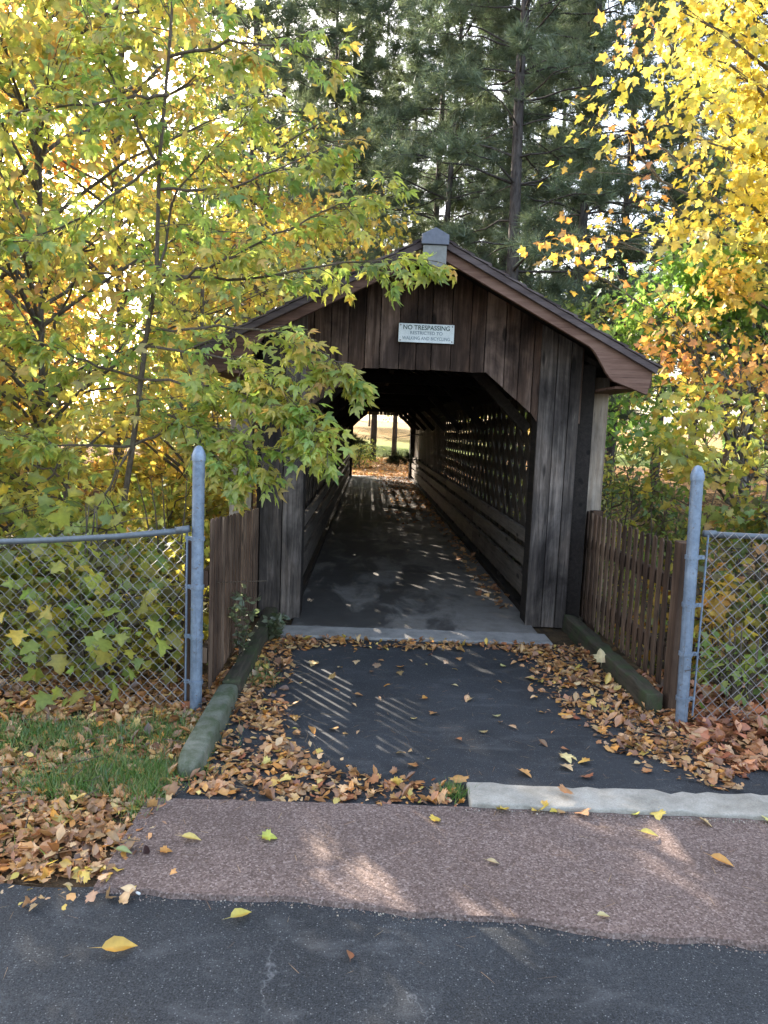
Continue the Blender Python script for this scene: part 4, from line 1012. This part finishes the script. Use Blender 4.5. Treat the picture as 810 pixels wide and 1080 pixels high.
def needles(n, seed):
    r = np.random.default_rng(seed); x = r.uniform(-1.2, 2.6, n); y = r.uniform(2.0, 5.6, n) ; k = r.random(n) < np.where(y < 2.35, .25, .8); x, y = x[k], y[k]; n = len(x)
    V = np.array([(0, .010, 0), (0, -.010, 0), (.5, .012, .01), (.5, -.012, .01), (1, 0, 0.)]); T_ = np.array([(0, 1, 3), (0, 3, 2), (2, 3, 4)])
    a = r.uniform(0, 2*PI, n); ax = np.stack([np.cos(a), np.sin(a), r.normal(0, .03, n)], 1)
    z = np.where((y > road_edge(0) - .02) & (y < 3.0), .0155, .0025)
    o = scatter('pine_needles', (V, T_), np.stack([x, y, z], 1), ax, np.repeat(UP[None], n, 0) + r.normal(0, .1, (n, 3)), r.uniform(.02, .075, n), pick([((.20, .11, .05), 2), ((.34, .22, .11), 2), ((.10, .06, .035), 1)], n, r), M['litter'], None, .1)
    tag(o, kind='stuff')
needles(1500, 31)
def grit(name, n, seed):
    r = np.random.default_rng(seed); m = int(n * .55)
    xa = r.uniform(-.95, 2.4, m); ya = np.array([road_edge(v) for v in xa]) - np.abs(r.normal(0, .022, m)) + .004; za = np.full(m, -.003)
    xb = r.uniform(.40, 2.4, n - m); yb = 2.985 - .03 * (xb - .4) - np.abs(r.normal(0, .012, n - m)); zb = np.full(n - m, .015)
    P = np.stack([np.r_[xa, xb], np.r_[ya, yb], np.r_[za, zb]], 1)
    V = np.array([(1, 0, 0), (-1, 0, 0), (0, 1, 0), (0, -1, 0), (0, 0, .7), (0, 0, -.5)]); T_ = np.array([(0, 2, 4), (2, 1, 4), (1, 3, 4), (3, 0, 4), (2, 0, 5), (1, 2, 5), (3, 1, 5), (0, 3, 5)])
    o = scatter(name, (V, T_), P, rand_dirs(n, 0, r), rand_dirs(n, .5, r), .0012 + .0045 * r.random(n) ** 2.5, pick([((.30, .26, .22), 3), ((.16, .12, .10), 3), ((.45, .40, .34), 1), ((.08, .07, .06), 2)], n, r), M['grit'], None, .3)
    tag(o, kind='stuff')
M['grit'] = leafmat('grit', 0., .03, 0., 1.)
grit('grit_along_edges', 2600, 33)
def twigs(n, seed):
    r = np.random.default_rng(seed); mb = MB()
    for i in range(n):
        u = r.random()
        x, y = (r.uniform(-3, -.8), r.uniform(2.6, 4.2)) if u < .5 else (r.uniform(-.8, -.2), r.uniform(3.05, 5.3)) if u < .75 else (r.uniform(1.3, 2.6), r.uniform(3.5, 5.3))
        a = r.uniform(0, 2*PI); L = r.uniform(.06, .22); d = np.array((math.cos(a), math.sin(a), r.normal(0, .05))); p = np.array((x, y, .035 + r.uniform(0, .02)))
        mb.tube([p, p + d*L*.5 + r.normal(0, .008, 3), p + d*L], [.0026, .002, .001], 4)
    o = mb.build('twigs_in_litter', M['twig']); tag(o, kind='stuff')
twigs(130, 34)
def fallen(label, x, y, z, size, col, rz, tpl, tilt=(.0, .0), group=None):
    V, T_ = tpl; V = V.copy() * size; V[:, 2] -= V[:, 2].min()
    V[:, 0] -= V[:, 0].mean()
    c = np.repeat(pick([(col, 1)], 1, jit=.05), len(V), 0) * RNG.uniform(.72, 1.15, (len(V), 1)); c[0] *= 1.15; c[-4:] *= np.array((.9, .7, .6))
    # stalk
    s0 = V[1].copy(); st = np.array([s0 + (0, .0015, .001), s0 - (0, .0015, -.001), s0 + (-.38*size, .05*size, .004)])
    V2 = np.concatenate([V, st]); T2 = np.concatenate([T_, [[len(V), len(V)+1, len(V)+2]]]); c = np.concatenate([c, np.repeat(c[:1]*.7, 3, 0)])
    o = tri_mesh('fallen_leaf', V2, T2, c, M['litter']); o.location = (x, y, z); o.rotation_euler = (tilt[0], tilt[1], rz)
    tag(o, label, 'leaf', group); return o
FL = [('curled golden leaf lying alone on the left of the dark road', -.70, 2.10, .002, .105, (.60, .36, .05), .35, OVATE, (.35, 0)),
      ('yellow green pointed leaf lying on the road under the sidewalk edge', -.36, 2.26, .002, .085, (.50, .42, .09), .75, OVATE, (.15, 0)),
      ('small reddish brown leaf standing on the middle of the road', -.005, 2.09, .004, .055, (.30, .13, .07), 1.6, OVATE, (.5, 0)),
      ('yellow leaf near the left end of the red sidewalk', -.62, 2.68, .0165, .075, (.58, .45, .12), .05, OVATE, (.1, 0)),
      ('small orange leaf next to the dark curled one on the sidewalk', -.695, 2.595, .0165, .045, (.52, .26, .06), .3, MAPLE, (0, 0)),
      ('dark brown curled leaf standing up on the left of the sidewalk', -.775, 2.60, .0165, .065, (.05, .022, .022), 1.4, OVATE, (.9, 0)),
      ('pale green leaf lying at the left tip of the sidewalk', -.845, 2.585, .0165, .065, (.26, .30, .10), -.1, OVATE, (.1, 0)),
      ('yellow green leaf in the middle of the red sidewalk', -.33, 2.705, .0165, .06, (.45, .42, .08), .1, MAPLE, (.1, 0)),
      ('large orange leaf on the right of the red sidewalk', 1.40, 2.62, .0165, .085, (.60, .32, .06), -.5, OVATE, (.2, 0)),
      ('slim yellow leaf on the red sidewalk in front of the granite kerb', 1.19, 2.80, .0165, .075, (.60, .48, .10), -.1, OVATE, (.1, 0)),
      ('pale tan leaf half way along the sidewalk edge by the road', .84, 2.285, .0165, .05, (.5, .38, .18), .2, OVATE, (.1, 0)),
      ('small yellow leaf on the sidewalk below the leaf pile end', .33, 2.87, .0165, .05, (.6, .42, .08), .6, MAPLE, (.1, 0)),
      ('faint tan leaf lying in the centre of the right sidewalk half', .52, 2.58, .0165, .05, (.42, .32, .16), -.1, OVATE, (.1, 0)),
      ('brown maple leaf resting on top of the kerb stone', .92, 3.07, .048, .075, (.42, .22, .10), .4, MAPLE, (.1, .1)),
      ('white yellow leaf lying upright among the lawn litter beside the sidewalk', -.96, 2.83, .05, .085, (.62, .54, .24), 1.5, OVATE, (.3, .2)),
      ('pale leaf caught against the bottom of the right picket fence', 1.66, 4.95, .10, .10, (.55, .42, .22), 1.5, MAPLE, (0, -1.2))]
for f_ in FL: fallen(*f_)
rp = np.random.default_rng(14)
for i in range(64):
    y = rp.uniform(3.3, 5.2); x = rp.uniform(left_edge(y) + .04, right_edge(y) - .03)
    c = pick(LIT + [((.6, .5, .22), 3), (PAL, 3)], 1, rp)[0]
    fallen('small dry leaf scattered on the dark asphalt path before the portal', x, y, .002, rp.uniform(.03, .075), c, rp.uniform(0, 6), MAPLE if rp.random() < .5 else OVATE, (rp.normal(0, .2), rp.normal(0, .15)), 'leaves scattered on the asphalt path')
for i in range(12):
    x = rp.uniform(.55, 2.2)
    fallen('small leaf caught along the foot of the granite kerb', x, 2.975 + rp.normal(0, .018) - .03*(x-.5), .0175, rp.uniform(.03, .07), pick([(YEL, 2), (PAL, 2), (TAN, 1), (LEM, 1)], 1, rp)[0], rp.uniform(0, 6), MAPLE, (rp.normal(0, .3), rp.normal(0, .3)), 'leaves along the kerb')
for (x, y, rz, lb) in ((-.73, 2.375, -.6, 'white cigarette end on the road at the left sidewalk tip'), (-.197, 2.372, .5, 'white cigarette end on the road edge near the middle of the sidewalk')):
    mb = MB(); mb.tube([(-.014, 0, 0), (.014, 0, 0)], .0042, 8); o = mb.build('cigarette_end', M['white'], None, True); o.location = (x, y, .004); o.rotation_euler.z = rz; tag(o, lb, 'litter')

# grass on the lawn and along the kerb
def grass(name, n, spots, hgt, seed):
    r = np.random.default_rng(seed); P = []
    for (x, y, sx, sy, w) in spots: P.append(np.stack([r.normal(x, sx, int(n*w)), r.normal(y, sy, int(n*w))], 1))
    P = np.concatenate(P); P = P[P[:, 1] > 2.46]; k = len(P); P = np.concatenate([P, gh(P[:, 0], P[:, 1])[:, None]], 1)
    V = np.array([(0, .011, 0), (0, -.011, 0), (.5, .009, .02), (.5, -.009, .02), (1, 0, -.14)]); T_ = np.array([(0, 1, 3), (0, 3, 2), (2, 3, 4)])
    V[:, 1] *= 2.4
    ax = r.normal(0, .55, (k, 3)); ax[:, 2] = 1.
    o = scatter(name, (V, T_), P, ax, rand_dirs(k, 0, r), r.uniform(.5, 1.2, k) * hgt, pick([((.085, .18, .035), 3), ((.14, .24, .05), 2), ((.28, .25, .09), 1.3)], k, r), M['grass'], None, .2)
    tag(o, kind='stuff')
grass('grass_on_lawn', 2700, [(-1.05, 3.25, .16, .08, 1), (-1.25, 3.1, .12, .06, .5), (-1.5, 3.6, .25, .10, 1.), (-1.0, 3.7, .15, .12, .6), (-2.2, 3.5, .3, .12, .8), (-.9, 3.1, .04, .12, .4), (-1.9, 3.0, .4, .3, .6)], .075, 8)
grass('grass_by_kerb', 260, [(.44, 3.12, .03, .03, 1), (-.66, 4.7, .03, .12, .7), (-.62, 4.5, .05, .06, 1.)], .08, 9)

# ------------------------------------------------------------------ sun, sky, camera
sd = Vector((math.sin(AZ)*math.cos(EL), math.cos(AZ)*math.cos(EL), math.sin(EL)))
sun = bpy.data.lights.new('sun', 'SUN'); sun.energy = 4.4; sun.angle = math.radians(.5); sun.color = (1., .90, .76)
so = bpy.data.objects.new('sun', sun); C.objects.link(so); so.rotation_euler = sd.to_track_quat('Z', 'Y').to_euler()
w = bpy.data.worlds.new('World'); bpy.context.scene.world = w; w.use_nodes = True
nt = w.node_tree; nt.nodes.clear()
sky = nt.nodes.new('ShaderNodeTexSky'); sky.sky_type = 'NISHITA'; sky.sun_disc = False; sky.sun_elevation = EL; sky.sun_rotation = AZ; sky.dust_density = 4.; sky.air_density = 1.; sky.ozone_density = .6
bg = nt.nodes.new('ShaderNodeBackground'); bg.inputs[1].default_value = .15
wo = nt.nodes.new('ShaderNodeOutputWorld'); hs = N(nt, 'ShaderNodeHueSaturation', Saturation=.82); nt.links.new(sky.outputs[0], hs.inputs['Color']); nt.links.new(hs.outputs[0], bg.inputs[0]); nt.links.new(bg.outputs[0], wo.inputs[0])

P_, Yw, RO = math.radians(6.3), math.radians(-1.4), math.radians(2.3)
f = Vector((math.sin(-Yw)*math.cos(P_), math.cos(Yw)*math.cos(P_), -math.sin(P_)))
r = Vector((math.cos(Yw), math.sin(Yw), 0)); u = r.cross(f)
R2 = r*math.cos(RO) + u*math.sin(RO); U2 = -r*math.sin(RO) + u*math.cos(RO)
cam = bpy.data.cameras.new('camera'); cam.sensor_fit = 'VERTICAL'; cam.sensor_height = 36; cam.lens = 26; cam.clip_end = 1000; cam.clip_start = .05
co = bpy.data.objects.new('camera', cam); C.objects.link(co)
co.matrix_world = Matrix(((R2.x, U2.x, -f.x, 0), (R2.y, U2.y, -f.y, 0), (R2.z, U2.z, -f.z, 1.6), (0, 0, 0, 1)))
sc = bpy.context.scene; sc.camera = co
sc.view_settings.view_transform = 'Standard'; sc.view_settings.look = 'None'; sc.view_settings.gamma = 1; sc.view_settings.exposure = 2.82
sc.cycles.max_bounces = 8; sc.cycles.transmission_bounces = 6; sc.cycles.diffuse_bounces = 5; sc.cycles.glossy_bounces = 3
